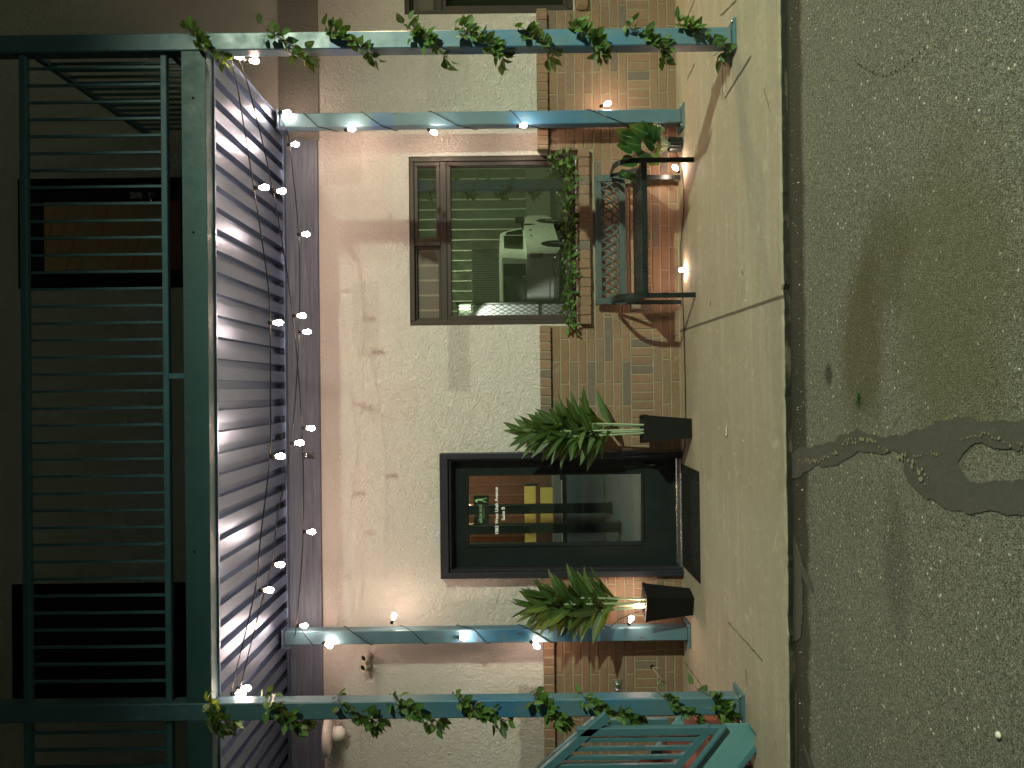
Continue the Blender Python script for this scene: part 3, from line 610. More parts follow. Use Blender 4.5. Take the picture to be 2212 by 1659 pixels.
# railing
ZT0,ZT1,ZB0,ZB1=4.838,4.886,3.876,3.918
g=MB(); g.box(-2.11,2.318,-1.845,-1.795,ZT0,ZT1,.004); g.box(-4.8,-2.23,-1.845,-1.795,ZT0,ZT1,.004); g.build('top_rail','rail',BA)
g=MB(); g.box(-2.11,2.318,-1.842,-1.798,ZB0,ZB1,.004); g.box(-4.8,-2.23,-1.842,-1.798,ZB0,ZB1,.004); g.build('bottom_rail','rail',BA)
g=MB(); g.box(2.356,2.40,-1.76,-.0,ZT0,ZT1,.004); g.build('side_top_rail','rail',BA)
g=MB(); g.box(2.358,2.398,-1.76,-.0,ZB0,ZB1,.004); g.build('side_bottom_rail','rail',BA)
a=pt(380,812,Y=-1.82)
g=MB(); g.box(a.x-.018,a.x+.018,-1.838,-1.802,3.762,ZB0); g.build('rail_standoff','rail',BA)
ysb=[( -0+(295+73.35*k)/1.0972)/1.8228 for k in range(19)]
xs=[]; b0=pt(200,ysb[0],Y=-1.82).x; pit=(b0-pt(200,ysb[14],Y=-1.82).x)/14
x=b0
while x>-4.75:
    if x>-2.08 or x<-2.26: xs.append(x)
    x-=pit
xs=[b0+pit*0]+xs[1:]
for x in xs:
    g=MB(); g.box(x-.0085,x+.0085,-1.829,-1.811,ZB1,ZT0); g.build('baluster','rail',BA)
y=-1.66
while y<-.05:
    g=MB(); g.box(2.369,2.387,y-.0085,y+.0085,ZB1,ZT0); g.build('baluster','rail',BA); y+=.116
# ================================================================== STAIRCASE (goes up to the left in front of the posts)
ST=thing('staircase',(-2.4,-1.8,0),'teal steel staircase with red brown steps rising left beside the front post','staircase')
def sp(zx,zy,Y): return pt((2000+zx/2.011)/1.8228,(2500+zy/2.011)/1.8228,Y=Y)
YS=-2.12
slope=math.tan(R(41)); pts=[sp(1715,706,YS),sp(1903,706,YS),sp(1990,835,YS)]
a,b,c=pts; L=2.6; up=Vector((-1,0,.80)).normalized()
lower=c; 
g=MB(); poly=[a,b,c,c+up*L,a+up*(L+.1)]; g.poly([(p.x,YS,p.z) for p in poly],(0,.012,0)); sg=g.build('stringer','stairplate',ST)
g=MB(); g.bar(a+Vector((0,-.02,0)),a+up*(L+.1)+Vector((0,-.02,0)),.05,.012); g.bar(c+Vector((0,-.02,0)),c+up*L+Vector((0,-.02,0)),.05,.012); g.bar(b+Vector((0,-.02,0)),c+Vector((0,-.02,0)),.05,.01); g.build('flange','rail',sg)
g=MB(); g.poly([(p.x-.32,-1.05,p.z) for p in poly],(0,.012,0)); g.build('stringer','stairplate',ST)
zr=.165; x_=a.x+.0
for k in range(7):
    xk=a.x-.27-k*.235; zk=.02+k*zr*1.08
    g=MB(); g.box(xk-.012,xk,YS+.014,-1.052,zk,zk+zr,.002); g.build('riser','red',ST)
    g=MB(); g.box(xk-.26,xk+.012,YS+.014,-1.052,zk+zr,zk+zr+.035,.004); g.build('tread','red',ST)
g=MB(); tr=[sp(640,762,YS+.05),sp(300,1060,YS+.05)]; d=(tr[1]-tr[0]).normalized(); g.bar(tr[0]-d*.16,tr[0]+d*2.6,.05,.05); TR=g.build('handrail','rail',ST)
g=MB(); br_=[sp(1590,740,YS+.05),sp(1312,1060,YS+.05)]; d2=(br_[1]-br_[0]).normalized(); g.bar(br_[0]-d2*.02,br_[0]+d2*2.6,.045,.045); g.build('lower_rail','rail',ST)
nw=sp(1000,757,YS+.05); b_=sp(1700,745,YS+.05); t0=sp(545,757,YS+.05)
g=MB(); g.box(nw.x-.026,nw.x+.026,YS+.025,YS+.075,b_.z-.02,t0.z,.004); g.build('newel_post','rail',ST)
dx=.0
for k in range(1,12):
    q=sp(1000,757+69.5*k,YS+.05); x=q.x; zt=tr[0].z+(x-tr[0].x)*(d.z/d.x); zb=br_[0].z+(x-br_[0].x)*(d2.z/d2.x)
    g=MB(); g.box(x-.013,x+.013,YS+.037,YS+.063,zb+.02,zt-.02,.002); g.build('baluster','rail',ST)
g=MB(); q=sp(700,665,-1.08); g.bar(Vector((q.x,-1.08,q.z)),Vector((q.x,-1.08,q.z))+d*2.6,.05,.05); g.build('handrail','rail',ST)
g=MB(); g.box(q.x-.05,q.x-.0,-1.1,-1.055,.35,q.z+.05,.004); g.build('newel_post','rail',ST)
for k in range(1,8):
    x=q.x-.116*k; zt=q.z+(x-q.x)*(d.z/d.x); g=MB(); g.box(x-.012,x+.012,-1.09,-1.066,zt-1.0 if zt>1.1 else .2,zt-.02); g.build('baluster','rail',ST)
# ================================================================== STRING LIGHTS
def catmull(P,n=8):
    P=[Vector(p) for p in P]; out=[]
    for i in range(len(P)-1):
        p0,p1,p2,p3=P[max(i-1,0)],P[i],P[i+1],P[min(i+2,len(P)-1)]
        for k in range(n):
            t=k/n; out.append(.5*((2*p1)+(-p0+p2)*t+(2*p0-5*p1+4*p2-p3)*t*t+(-p0+3*p1-3*p2+p3)*t**3))
    out.append(P[-1]); return out
def bulb(parent,at,direction=(0,0,-1)):
    d=Vector(direction).normalized()
    g=MB(); g.lathe(at+d*.034,[(.011,0),(.0125,.006),(.0175,.020),(.0205,.034),(.0205,.044),(.015,.056),(.005,.063)],10,d)
    b=g.build('bulb','bulb',parent)
    g=MB(); g.lathe(at-d*.008,[(.007,0),(.0145,.004),(.0145,.040)],10,d); g.build('socket','rubber',b)
def strand(label,pts,bulbs,loc,r=.0042,cv=True):
    s=thing('string_light',loc,label,'string lights','warm bulb string lights'); g=MB(); g.tube(catmull(pts) if cv else pts,r,6); g.build('wire','rubber',s)
    for b in bulbs:
        at,dr=b if isinstance(b,tuple) else (b,(0,0,-1)); bulb(s,at,dr)
    return s
def W_(x,y,Y): return pt(x,y,Y=Y)
YA=-1.74
strand('string of bulbs hanging across the front edge of the deck between the front posts',
    [W_(478,105,-1.75),W_(505,150,YA),W_(548,405,YA),W_(577,600,YA),W_(583,697,YA),W_(584,860,YA),W_(583,986,YA),W_(563,1160,YA),W_(551,1275,YA),W_(500,1490,-1.75)],
    [W_(497,122,-1.73),W_(551,405,YA),W_(581,697,YA),W_(586,986,YA),W_(561,1275,YA),W_(500,1499,-1.735)],W_(500,150,YA))
def yl(y,ya,yb,Ya,Yb): t=(y-ya)/(yb-ya); return Ya+(Yb-Ya)*t
fB=lambda y: yl(y,115,1352,-1.72,-.42)
strand('string of bulbs running from the right front post back to the left inner post',
    [W_(515,125,fB(125)),W_(540,200,fB(200)),W_(590,413,fB(413)),W_(632,682,fB(682)),W_(652,925,fB(925)),W_(655,1149,fB(1149)),W_(640,1352,fB(1352)),W_(636,1372,-.34)],
    [W_(530,132,-1.7),W_(590,413,fB(413)),W_(634,682,fB(682)),W_(654,925,fB(925)),W_(656,1149,fB(1149)),W_(641,1352,-.40)],W_(540,200,fB(200)))
fC=lambda y: yl(y,243,1490,-.42,-1.72)
strand('string of bulbs running from the right inner post forward to the left front post',
    [W_(602,243,-.36),W_(618,282,fC(282)),W_(625,312,fC(312)),W_(645,506,fC(506)),W_(646,717,fC(717)),W_(629,957,fC(957)),W_(600,1110,fC(1110)),W_(587,1220,fC(1220)),W_(560,1320,fC(1320)),W_(520,1480,-1.73)],
    [W_(604,243,-.37),W_(622,312,fC(312)),W_(644,506,fC(506)),W_(646,717,fC(717)),W_(629,957,fC(957)),W_(586,1220,fC(1220)),W_(512,1487,-1.72)],W_(625,312,fC(312)))
# wraps round the inner posts
def wrap(cx,seq,o=.063):   # seq of (corner, z); corners 0 front-left 1 front-right 2 back-right 3 back-left
    C=[(cx-o,-.334),(cx+o,-.334),(cx+o,-.20),(cx-o,-.20)]
    return [Vector((*C[c],z)) for c,z in seq]
rp=wrap(2.383,[(1,3.35),(0,3.22),(3,3.08),(2,2.98),(1,2.83),(0,2.66),(3,2.55),(2,2.36),(1,2.22),(0,2.0),(3,1.83),(2,1.62),(1,1.52),(0,1.41),(3,1.22),(2,1.0),(1,.83),(0,.53),(3,.45)])
ga=lambda x,y,z=.02: pt(x,y,z=z)
grd=[Vector((2.25,-.2,.3)),Vector((2.13,-.26,.06)),ga(1468,355,.03),ga(1474,372,.008),ga(1478,440,.008),ga(1473,500,.008),ga(1470,530,.02),ga(1472,586,.01),ga(1477,700,.008),ga(1480,820,.008),ga(1481,910,.008),ga(1480,960,.008),ga(1474,985,.008),Vector((-.575,-.125,.02))]
b1=W_(745,281,-.37); b2=W_(925,280,-.375); b3=W_(1117,272,-.39); b4=W_(1297,237,-.30)
strand('string of bulbs wound down the right inner post and along the wall behind the bench',
    rp+grd,[(b1,(.05,-.2,-1)),(b2,(-.5,-.3,-.8)),(b3,(-.1,-.5,-.9)),(b4+Vector((.03,0,0)),(.3,-.2,-1)),(ga(1466,371,.035),(.2,-.4,.35)),(ga(1470,584,.03),(-.1,-.9,.1))],Vector((2.38,-.27,3.3)),.0040,False)
lp=wrap(-2.175,[(1,3.4),(0,3.3),(3,3.2),(2,3.05),(1,2.98),(0,2.80),(3,2.68),(2,2.55),(1,2.45),(0,2.32),(3,2.2),(2,2.05),(1,1.90),(0,1.78),(3,1.62),(2,1.5),(1,1.42),(0,1.22),(3,1.05),(2,.85),(1,.70)])
strand('string of bulbs wound down the left inner post to the planter beside it',
    lp+[Vector((-2.03,-.36,.62)),Vector((-1.96,-.42,.50)),Vector((-1.93,-.45,.43))],
    [(W_(697,1388,-.36),(-.35,-.2,-.9)),(W_(846,1346,-.33),(1,-.1,-.35)),(W_(990,1377,-.36),(.1,-.6,-.6)),(W_(1146,1385,-.36),(-.5,-.2,-.7)),(W_(1358,1349,-.36),(.6,-.3,-.2)),(W_(1398,1308,-.44),(.0,-.1,1))],Vector((-2.17,-.27,3.3)),.0040,False)
# ================================================================== IVY
def ivy_shape(t): return (math.sin(math.pi*min(1,t**.7*.97+.03)))**.9
def ivy(label,path,density,parentloc,seed,spread=.05,size=.062,out=lambda p:Vector((0,-1,0)),curve=True):
    r=random.Random(seed); s=thing('ivy_garland',parentloc,label,'garland','artificial ivy garlands')
    P=catmull(path,6) if curve else path
    g=MB(); g.tube(P,.0032,5); g.build('vine_stem','vine',s)
    g=MB(); tw=MB(); 
    for i in range(len(P)-1):
        seg=(P[i+1]-P[i]).length; n=seg*density(P[i]); k=int(n)+(1 if r.random()<n-int(n) else 0)
        for _ in range(k):
            b=P[i].lerp(P[i+1],r.random()); o=out(b); d=(o*r.uniform(.2,1.1)+Vector((r.uniform(-1,1),r.uniform(-.7,.3),r.uniform(-.75,.8)))).normalized()
            q=b+d*r.uniform(.0,spread); tw.tube([b,q],.0012,3,False)
            up=(o*r.uniform(.4,1.2)+Vector((r.uniform(-.8,.8),r.uniform(-.8,.5),r.uniform(-.3,1)))).normalized(); L=size*r.uniform(.65,1.3)
            g.leaf(q,d+Vector((0,0,-.25)),up,L,L*r.uniform(.55,.75),r.uniform(.1,.9),r.uniform(.1,.45),ivy_shape,4,r.uniform(-.4,.5))
    g.build('leaves','ivy_leaf',s,False); tw.build('leaf_stalks','vine',s)
    return s
def helix(cx,yf,yb,turns,o=.072):
    P=[]
    for k,(zr_,zl_) in enumerate(turns):
        nz=turns[k+1][0] if k+1<len(turns) else zl_-.12
        zj=random.uniform(-.03,.03); P+=[Vector((cx+o,yb+.01,zr_+.03+zj)),Vector((cx+o+.004,yf-.01,zr_)),Vector((cx,yf-.022,(zr_+zl_)/2)),Vector((cx-o-.004,yf-.01,zl_)),Vector((cx-o,yb+.005,zl_-.04)),Vector((cx,yb+.02,(zl_+nz)/2-.01))]
    return P
def dens(yf,side):
    def f(p):
        if p.y<yf+.02: return 118*(.35+1.1*abs(math.sin(p.z*5.3+side)))
        return 60 if (p.x*side>0)==(True) and p.y<yf+.10 else 9
    return f
def zz(x,y): return pt(x,y,Y=-1.89).z
TR_=[(zz(410,70),zz(462,125)),(zz(575,62),zz(650,125)),(zz(705,60),zz(790,130)),(zz(880,65),zz(948,130)),(zz(985,58),zz(1072,128)),(zz(1122,65),zz(1185,130)),(zz(1240,60),zz(1300,130)),(zz(1352,60),zz(1432,125)),(zz(1468,55),zz(1565,100))]
TL_=[(zz(450,1520),zz(480,1570)),(zz(575,1500),zz(648,1555)),(zz(728,1480),zz(812,1565)),(zz(855,1495),zz(945,1565)),(zz(990,1485),zz(1095,1560)),(zz(1155,1495),zz(1222,1560)),(zz(1262,1475),zz(1372,1560)),(zz(1432,1485),zz(1510,1555)),(zz(1535,1480),zz(1580,1520))]
outp=lambda cx:(lambda p:Vector((p.x-cx,(p.y+1.82)*1.2,0)).normalized())
ivy('green ivy garland spiralling down the right front post',helix(2.378,-1.88,-1.76,TR_),dens(-1.88,-1),(2.378,-1.9,0),3,.055,.074,outp(2.378),False)
ivy('green ivy garland spiralling down the left front post',helix(-2.17,-1.88,-1.76,TL_),dens(-1.88,1),(-2.17,-1.9,0),9,.055,.074,outp(-2.17),False)
vp=[W_(1195,352,-.03),W_(1228,345,-.08),W_(1236,380,-.08),W_(1228,430,-.09),W_(1236,480,-.08),W_(1234,540,-.08),W_(1238,600,-.09),W_(1232,650,-.09),W_(1236,690,-.10),W_(1240,712,-.12)]
ivy('green ivy garland lying along the brick window sill',vp,lambda p:165,(1.35,-.08,.93),21,.075,.062,lambda p:Vector((0,-.6,.6)))
# ================================================================== TALL CANE PLANTS
def lance(t): return math.sin(math.pi*min(1,.02+t*.98)**.8)**.85 if t<1 else 0.02
def cane_plant(base,rot,label,seed,rect,canes):
    r=random.Random(seed); s=thing('cane_plant',base,label,'potted plant','tall cane plants flanking the door')
    X,Y_,_=base; g=MB(); m=Matrix.Rotation(rot,3,'Z'); hb,ht,hh=.082,.115,.415
    def ring(h,z): return [g.b.verts.new(Vector((X,Y_,z))+m@Vector((a*h,b*h,0))) for a,b in ((-1,-1),(1,-1),(1,1),(-1,1))]
    R0=[ring(hb,.001),ring(ht,hh-.03),ring(ht+.006,hh-.028),ring(ht+.007,hh),ring(ht-.010,hh),ring(ht-.014,hh-.04)]
    for A,B in zip(R0,R0[1:]):
        for k in range(4): g.b.faces.new((A[k],A[(k+1)%4],B[(k+1)%4],B[k]))
    g.b.faces.new(R0[0][::-1]); g.build('pot','cane_pot',s)
    g=MB(); 
    for k in range(160):
        a,b=r.uniform(-.095,.095),r.uniform(-.095,.095); q=Vector((X,Y_,hh-.03+r.uniform(0,.022)))+m@Vector((a,b,0)); w=r.uniform(.006,.014); g.lathe(q,[(w*.3,-w*.5),(w,0),(w*.3,w*.5)],5,(r.uniform(-1,1),r.uniform(-1,1),1))
    g.box(X-.085,X+.085,Y_-.085,Y_+.085,hh-.06,hh-.035); g.build('soil','soil',s)
    for (dx,dy,top,z0,n) in canes:
        st=[Vector((X+dx*.55,Y_+dy*.5,hh-.04)),Vector((X+dx*.8,Y_+dy*.8,hh+.3)),Vector((X+dx,Y_+dy,top))]; P=catmull(st,6)
        g=MB(); g.tube(P,[.0085]*(len(P)-2)+[.006,.004],8)
        g.build('cane','stem',s)
        g=MB(); az=r.uniform(0,6.28)
        n=int(n*1.4)
        for k in range(n):
            t=k/(n-1); z=z0+(top-z0)*t; x=X+dx*(.8+.2*t); y=Y_+dy; az+=2.399; el=R(30+34*t+r.uniform(-12,12)); 
            dr=Vector((math.cos(az)*math.cos(el),math.sin(az)*math.cos(el)*.72,math.sin(el)))
            if y+dr.y*.36>-.11: dr.y*=.35
            L=r.uniform(.29,.39)*(1-.28*t); wd=L*r.uniform(.19,.26)
            g.leaf((x,y,z),dr,(r.uniform(-.5,.5),-r.uniform(.2,1.3),.7),L,wd,r.uniform(.1,.6),r.uniform(.05,.3),lance,7)
        g.build('leaf_rosette','cane_leaf',s,False)
    return s
pr=(pt(1495,905,z=0)+pt(1495,948,z=0))/2+Vector((0,.08,0)); pl=(pt(1500,1280,z=0)+pt(1500,1333,z=0))/2+Vector((.0,.10,0))
cane_plant(Vector((pr.x,pr.y,0)),R(4),'tall cane plant in a black square pot right of the door',5,None,[(-.035,.03,1.40,.92,22),(.06,-.02,1.24,.84,18),(-.06,-.04,1.12,.72,18),(.045,.05,.98,.66,14),(-.01,-.05,1.32,1.02,12)])
cane_plant(Vector((pl.x,pl.y,0)),R(-16),'tall cane plant in a black square pot left of the door with a bulb inside',17,None,[(-.05,.03,1.38,.90,22),(.05,-.02,1.26,.82,18),(-.07,-.04,1.10,.70,18),(.03,.05,.94,.62,14),(0,-.05,1.32,1.0,12)])
# ================================================================== SMALL BROAD-LEAF PLANT
pb=(pt(1477,294,z=0)+pt(1477,321,z=0))/2+Vector((0,.06,0)); pb.z=0
sm=thing('broad_leaf_plant',pb,'small broad leaf plant in a ribbed black pot beside the right inner post','potted plant')
g=MB(); n=48; prof=[(.052,0),(.060,.006),(.063,.11),(.063,.118),(.057,.118),(.054,.09)]; rings=[]
for r_,h in prof: rings.append([g.b.verts.new((pb.x+math.cos(k*6.2832/n)*(r_+(.0035 if k%3==0 and r_>.055 else 0)),pb.y+math.sin(k*6.2832/n)*(r_+(.0035 if k%3==0 and r_>.055 else 0)),h+.001)) for k in range(n)])
for A,B in zip(rings,rings[1:]):
    for k in range(n): g.b.faces.new((A[k],A[(k+1)%n],B[(k+1)%n],B[k]))
g.b.faces.new(rings[0][::-1]); g.build('pot','bench',sm)
g=MB(); g.lathe((pb.x,pb.y,.085),[(.053,0),(.053,.008)],20); g.build('soil','soil',sm)
r=random.Random(4); g=MB(); s_=MB()
def lob(t): return (math.sin(math.pi*(min(1,t*.94+.06))**.62))*(1-.16*abs(math.sin(t*22)))
for (x,y,Lf,tx_,tz) in [(1345,300,.17,.0,1),(1345,345,.17,-.5,.7),(1400,290,.15,.4,.4),(1395,315,.15,-.2,.2),(1370,288,.16,.4,.9),(1372,330,.17,-.5,.5),(1385,300,.14,.5,.1),(1390,312,.17,.1,.6),(1360,315,.17,0,.9),(1332,372,.12,-.6,.7),(1350,382,.11,-.4,.9),(1392,325,.14,-.3,0),(1385,340,.15,-.9,0),(1380,300,.16,.8,.4),(1352,300,.18,.2,.9),(1340,318,.17,-.2,1),(1395,300,.17,.2,.1),(1388,335,.13,-.7,.1),(1365,342,.15,-.8,.5),(1330,295,.13,.3,.9),(1400,278,.12,.9,.2)]:
    Yq=pb.y-r.uniform(-.04,.10); q=pt(x+25,y,Y=Yq); s_.tube(catmull([(pb.x+r.uniform(-.02,.02),pb.y,.09),((pb.x+q.x)/2,(pb.y+Yq)/2,(q.z+.14)/2),q],4),.0028,5)
    Lf*=1.18; g.leaf(q,(tx_*.6,-.55+r.uniform(-.2,.2),tz),(0,-1,.6),Lf,Lf*.82,r.uniform(.1,.6),.12,lob,18)
g.build('leaves','broad_leaf',sm,False); s_.build('leaf_stems','stem',sm)
# ================================================================== BENCH
BX0,BX1=.745,1.895
bn=thing('garden_bench',((BX0+BX1)/2,-.45,0),'dark metal garden bench with lattice back standing against the brick wall','bench')
def side(x):
    g=MB(); pth=[(x,-.70,0),(x,-.70,.30),(x,-.698,.46),(x,-.690,.53),(x,-.665,.585),(x,-.62,.622),(x,-.55,.640),(x,-.42,.648),(x,-.25,.640)]
    P=catmull(pth,4); g.strip(P,.042,.010,(1,0,0)); g.build('armrest','bench',bn)
    g=MB(); g.strip(catmull([(x,-.165,0),(x,-.185,.30),(x,-.205,.45),(x,-.19,.62),(x,-.165,.77)],4),.040,.010,(1,0,0)); g.build('rear_leg','bench',bn)
    g=MB(); g.bar((x,-.69,.405),(x,-.20,.405),.012,.035); g.strip(catmull([(x,-.25,.64),(x,-.32,.55),(x,-.45,.43)],4),.03,.008,(1,0,0)); g.build('side_brace','bench',bn)
for x in (BX0+.012,BX1-.012): side(x)
for k in range(7):
    y=-.665+k*.066; g=MB(); g.box(BX0+.03,BX1-.03,y-.024,y+.024,.424,.440,.004); g.build('seat_slat','bench',bn)
g=MB(); g.box(BX0+.02,BX1-.02,-.705,-.693,.392,.440,.002); g.build('front_apron','bench',bn)
bkm=Matrix.Rotation(R(-5),3,'X'); piv=Vector((0,-.20,.50)); fx0,fx1,fz0,fz1=BX0-.005,BX1+.01,.500,.768
g=MB(); 
for q in ((fx0,fx0+.062,fz0,fz1),(fx1-.062,fx1,fz0,fz1),(fx0+.062,fx1-.062,fz0,fz0+.058),(fx0+.062,fx1-.062,fz1-.052,fz1)):
    g.box(q[0],q[1],-.212,-.190,q[2],q[3],.003)
bmesh.ops.rotate(g.b,verts=g.b.verts,cent=piv,matrix=bkm); g.build('backrest_frame','bench_back',bn)
g=MB(); ix0,ix1,iz0,iz1=fx0+.062,fx1-.062,fz0+.058,fz1-.052; cxm=(ix0+ix1)/2
def curve_fam(sgn):
    x=ix0-.35
    while x<ix1+.35:
        P=[]
        for k in range(15):
            t=k/14; z=iz0+(iz1-iz0)*t; k2=(x-cxm)/.6; xx=x+sgn*(.115*t)*(1+.25*k2*sgn)+.035*sgn*math.sin(t*math.pi)*.5
            P.append(Vector((xx,-.2+.003*sgn,z)))
        seg=[]
        for p in P:
            if ix0-.004<=p.x<=ix1+.004: seg.append(p)
            else:
                if len(seg)>1: g.strip(seg,.006,.0135,(0,1,0))
                seg=[]
        if len(seg)>1: g.strip(seg,.006,.0135,(0,1,0))
        x+=.075
curve_fam(1); curve_fam(-1)
bmesh.ops.rotate(g.b,verts=g.b.verts,cent=piv,matrix=bkm); g.build('lattice','bench_back',bn)
# ================================================================== DOORMAT, LITTER
g=MB(); g.box(-1.625,-.705,-.755,-.13,.0008,.012,.003); tag(g.build('doormat','mat'),'charcoal doormat lying on the concrete in front of the entry door','doormat')
M['dryleaf']=plain('dry_leaf',(.16,.13,.05),.7,0,.3,30,.1); M['greenbit']=plain('green_leaf_bit',(.13,.17,.05),.6,0,.3,30,.1); M['chip']=plain('pale_paper_bit',(.6,.57,.48),.7,0,.2,30,.1); M['moss']=plain('weed_green',(.02,.08,.01),.8,0,.4,40,.3)
def litter(x,y,z,mat,name,label,cat,L=.04,w=.014,rot=0,n=1):
    p=pt(x,y,z=z); g=MB(); 
    for k in range(n):
        a=rot+k*2.1; g.leaf(p+Vector((0,0,.003)),(math.cos(a),math.sin(a),.12),(0,0,1),L*(1-.2*k),w,.25,.4,lance,5)
    tag(g.build(name,mat,None,False),label,cat)
litter(1606,595,0,'greenbit','fallen_leaf','curled green leaf lying on the sidewalk in front of the bench','leaf',.05,.016,.2)
litter(1536,662,0,'hole','fallen_leaf','thin black leaf lying on the sidewalk by the left bench leg','leaf',.05,.012,0)
litter(1572,936,0,'chip','paper_scrap','pale curled scrap on the sidewalk in front of the right planter','litter',.06,.028,.1,2)
litter(1556,925,0,'chip','paper_scrap','tiny white scrap on the sidewalk nearest the right planter','litter',.02,.012,1)
litter(1608,951,0,'chip','paper_scrap','tiny white scrap on the sidewalk farther out from the right planter','litter',.022,.014,2)
litter(1551,717,0,'chip','paper_scrap','small white flake beside the sidewalk joint left of the bench','litter',.022,.014,1)
litter(1613,650,0,'chip','paper_scrap','small pale flake on the sidewalk joint near the curb','litter',.022,.014,1)
g=MB(); rg=random.Random(12)
for k in range(420):
    if k<260: c=Vector((rg.uniform(-3,3),-2.80-abs(rg.gauss(0,.07)),-.043))
    elif k<330: c=Vector((rg.uniform(-2.6,3),rg.uniform(-2.7,-.2),.001))
    else: c=Vector((rg.uniform(-1.7,1.7),rg.uniform(-4.9,-2.9),-.043))
    w=rg.uniform(.0018,.0055)*(1.3 if rg.random()<.1 else 1)*(.55 if 260<=k<330 else 1); ax=Vector((rg.uniform(-1,1),rg.uniform(-1,1),1)); g.lathe(c,[(w*.4,0),(w,w*.4),(w*.5,w*.9)],5,ax)
t_=NT('mixed_grit'); ri=t_.add('ShaderNodeNewGeometry').outputs['Random Per Island']; M['grit']=t_.fin(t_.ramp(ri,[(0,(.03,.028,.02)),(.5,(.14,.12,.085)),(.85,(.3,.27,.2)),(1,(.55,.52,.42))]),.85)
tag(g.build('grit','grit'),kind='stuff')
p=pt(1855,862,z=-.041); g=MB(); r=random.Random(3)
for k in range(46): a=r.uniform(0,6.28); g.leaf(p+Vector((r.gauss(0,.013),r.gauss(0,.011),0)),(math.cos(a),math.sin(a),r.uniform(.3,1.4)),(0,0,1),r.uniform(.015,.03),.006,.5,.2,lance,3)
tag(g.build('weed_tuft','moss',None,False),'small dark green weed tuft growing in the asphalt','weed')
pb_=pt(2160,1588,z=-.041); g=MB(); g.lathe(pb_,[(.004,0),(.011,.002),(.012,.007),(.006,.013)],10); tag(g.build('white_pebble','chip'),'white pebble on the dark asphalt at the lower left','pebble')
# ================================================================== ACROSS THE LOT (seen in the window glass)
SH=thing('metal_shed',(3,-23,0),'long olive metal building with vertical seams coloured as lit seen in the window glass','building')
g=MB(); g.box(-14,18,-30,-23,.9,8.5); g.build('siding','shed',SH); g=MB(); g.box(-14,18,-30,-22.95,-.045,.898); g.build('base_course','shedlow',SH)
g=MB(); x=-13.8
while x<18: g.box(x,x+.05,-22.999,-22.93,.9 if not(2.6<x<5.5) else 3.05,8.4); x+=.40
g.build('seams','seam',SH)
g=MB(); x=2.7
while x<5.4: g.box(x,x+.045,-22.9,-22.84,.0,3.0); x+=.09
g.box(2.65,5.45,-22.948,-22.9,-.04,3.02); g.build('roll_up_door','grime',SH)
tk=bpy.data.objects.new('parked_van',None); COL.objects.link(tk); tag(tk,'white utility vehicle parked across the lot, seen in the window glass','van')
def tb(g,name,mat,parent=None):
    bmesh.ops.recalc_face_normals(g.b,faces=g.b.faces); me=bpy.data.meshes.new(name); g.b.to_mesh(me); g.b.free(); me.materials.append(M[mat]); o=bpy.data.objects.new(name,me); COL.objects.link(o); o.parent=parent or tk; return o
def arch(cx,r,n=9): return [(cx-r*math.cos(k*math.pi/n),.36+r*math.sin(k*math.pi/n)) for k in range(n+1)]
lowp=[(0,.50)]+arch(1.15,.46)+arch(4.55,.46)+[(5.45,.50),(5.50,.75),(5.42,1.02),(5.2,1.12),(4.3,1.17),(3.9,1.19),(3.9,1.19),(0,1.19),(-.02,1.1)]
g=MB(); lowp=[p for i,p in enumerate(lowp) if i==0 or p!=lowp[i-1]]; g.poly([(x,-.95,z) for x,z in lowp],(0,1.9,0)); body=tb(g,'body','truck')
g=MB(); cab=[(0.02,1.19),(.22,1.78),(.5,1.86),(3.25,1.86),(3.5,1.78),(4.25,1.18)]; g.poly([(x,-.82,z) for x,z in cab],(0,1.64,0)); tb(g,'cab','truck')
for sy in (-1,1):
    for pane in ([(1.15,1.26),(1.3,1.74),(2.95,1.76),(2.95,1.24)],[(3.05,1.24),(3.05,1.72),(3.40,1.69),(3.95,1.24)]):
        g=MB(); g.poly([(x,sy*.821,z) for x,z in pane],(0,sy*.006,0)); tb(g,'side_window','winglass')
    for wx in (1.15,4.55):
        g=MB(); g.lathe((wx,sy*.70,.36),[(.2,0),(.36,.01),(.38,.06),(.38,.2),(.36,.25),(.23,.26)],28,(0,sy,0)); w=tb(g,'wheel','tyre')
        g=MB(); g.lathe((wx,sy*.945,.36),[(.23,0),(.235,.012),(.2,.0),(.05,-.01),(.05,.02)],24,(0,sy,0))
        for k in range(6): a=k*math.pi/3; g.bar((wx,sy*.955,.36),(wx+.21*math.cos(a),sy*.955,.36+.21*math.sin(a)),.045,.03,(0,1,0))
        tb(g,'rim','rim',w)
    g=MB(); g.box(-.035,.05,sy*.95-.09 if sy>0 else -.96,.96 if sy>0 else -.86,.82,1.12,.006); tb(g,'taillight','red')
    g=MB(); g.box(3.72,3.86,sy*1.02-.0,sy*1.02+sy*.16,1.18,1.44,.02); g.bar((3.8,sy*.84,1.22),(3.8,sy*1.04,1.26),.04,.05); tb(g,'mirror','black')
    g=MB(); g.box(3.0,3.16,sy*.952,sy*.968,1.02,1.05); g.box(2.15,2.3,sy*.952,sy*.968,1.02,1.05); tb(g,'door_handle','black')
g=MB(); g.box(-.12,.0,-.9,.9,.42,.56,.02); tb(g,'rear_bumper','rim'); g=MB(); g.poly([(-.002,-.72,1.22),(-.002,.72,1.22),(.185,.68,1.75),(.185,-.68,1.75)],(-.008,0,.003)); tb(g,'rear_window','winglass'); g=MB(); g.box(-.03,-.021,-.75,.75,.66,1.12); tb(g,'tailgate','truck')
al=R(22); tk.location=(2.28,-11.3,-.045); tk.rotation_euler=(0,0,math.atan2(-math.cos(al),math.sin(al)))
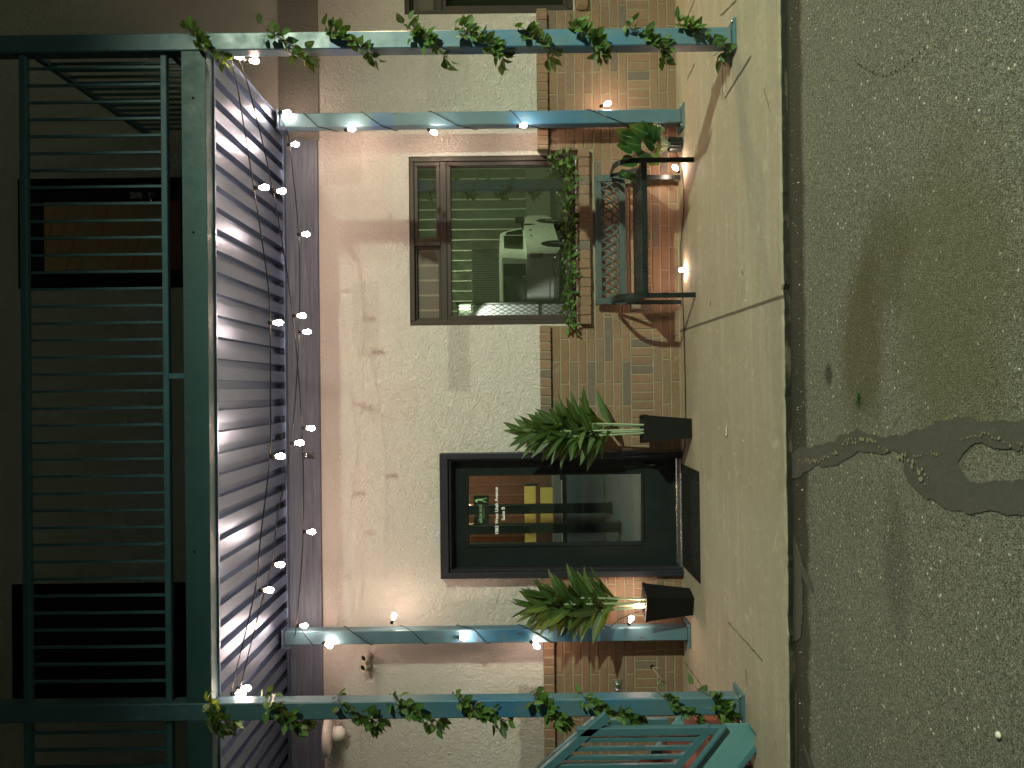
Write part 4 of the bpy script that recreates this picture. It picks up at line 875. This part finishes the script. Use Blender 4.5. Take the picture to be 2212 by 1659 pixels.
FN=thing('chain_link_fence',(1,-10.3,0),'chain link fence with white privacy slats seen at the edge of the window glass','fence')
fx=1.93; lamp('fence_light','SPOT',(1.8,-9.55,2.6),330,(.95,1,.95),.04,(1.15,-10.3,1.3),86,.3)
ft=thing('tube_light',(1.85,-10.2,2.6),'two short lit tubes near the fence top seen in the window glass','lamp')
for q in (0,.07): g=MB(); g.tube([(1.80+q,-10.22,2.45),(1.80+q,-10.22,2.72)],.016,8); g.build('tube','lens',ft)
for q in (2.445,2.725): g=MB(); g.box(1.78,1.89,-10.26,-10.19,q-.012,q+.012,.002); g.build('end_cap','galv',ft)
g=MB(); k=0; x=-.9
while x<fx-.03: g.box(x,x+.058,-10.32,-10.314,.1,2.72); x+=.062
g.build('privacy_slats','slat',FN); g=MB()
for i in range(-30,34):
    for s1 in (1,-1):
        x=fx-.09*i
        p0=Vector((x,-10.295,.08)); q0=p0+Vector((s1*1.35,0,2.66)); 
        # clip to the panel
        def cl(p): return max(0,min(1,p))
        t0,t1=0,1
        dx=q0.x-p0.x
        for lim,sg_ in ((-.9,1),(fx,-1)):
            tt=(lim-p0.x)/dx
            if (dx>0)==(sg_>0): t0=max(t0,tt)
            else: t1=min(t1,tt)
        if t1>t0+.01: g.bar(p0.lerp(q0,t0),p0.lerp(q0,t1),.006,.006)
g.build('mesh_wire','galv',FN); g=MB()
for x in (-.9,fx): g.tube([(x,-10.3,-.04),(x,-10.3,2.8)],.03,10)
g.tube([(-.9,-10.3,2.74),(fx,-10.3,2.74)],.02,8); g.tube([(-.9,-10.3,.9),(fx,-10.3,.9)],.016,8); g.build('posts_and_rails','galv',FN)
PL=thing('light_pole',(LP.x,LP.y-.25,0),'tall grey lot light pole behind the camera, second flood head added to light the shed','lamp post')
g=MB(); g.tube([(LP.x,LP.y-.25,-.05),(LP.x,LP.y-.25,6.0)],[.09,.06],14); g.build('pole','galv',PL)
for yy in (LP.y,LP.y-.5):
    g=MB(); g.box(LP.x-.16,LP.x+.16,yy-.11,yy+.11,LP.z+.02,LP.z+.16,.01); h=g.build('flood_head','black',PL)
    g=MB(); g.box(LP.x-.13,LP.x+.13,yy-.085,yy+.085,LP.z+.008,LP.z+.018); g.build('lens','lens',h)
wl=thing('wall_light_fixture',(6.6,-.1,3.0),'wall mounted flood light far to the right on the stucco','lamp'); g=MB(); g.box(6.5,6.7,-.25,-.003,3.0,3.14,.01); g.build('housing','black',wl); g=MB(); g.box(6.53,6.67,-.24,-.05,2.985,2.998); g.build('lens','warmlens',wl)
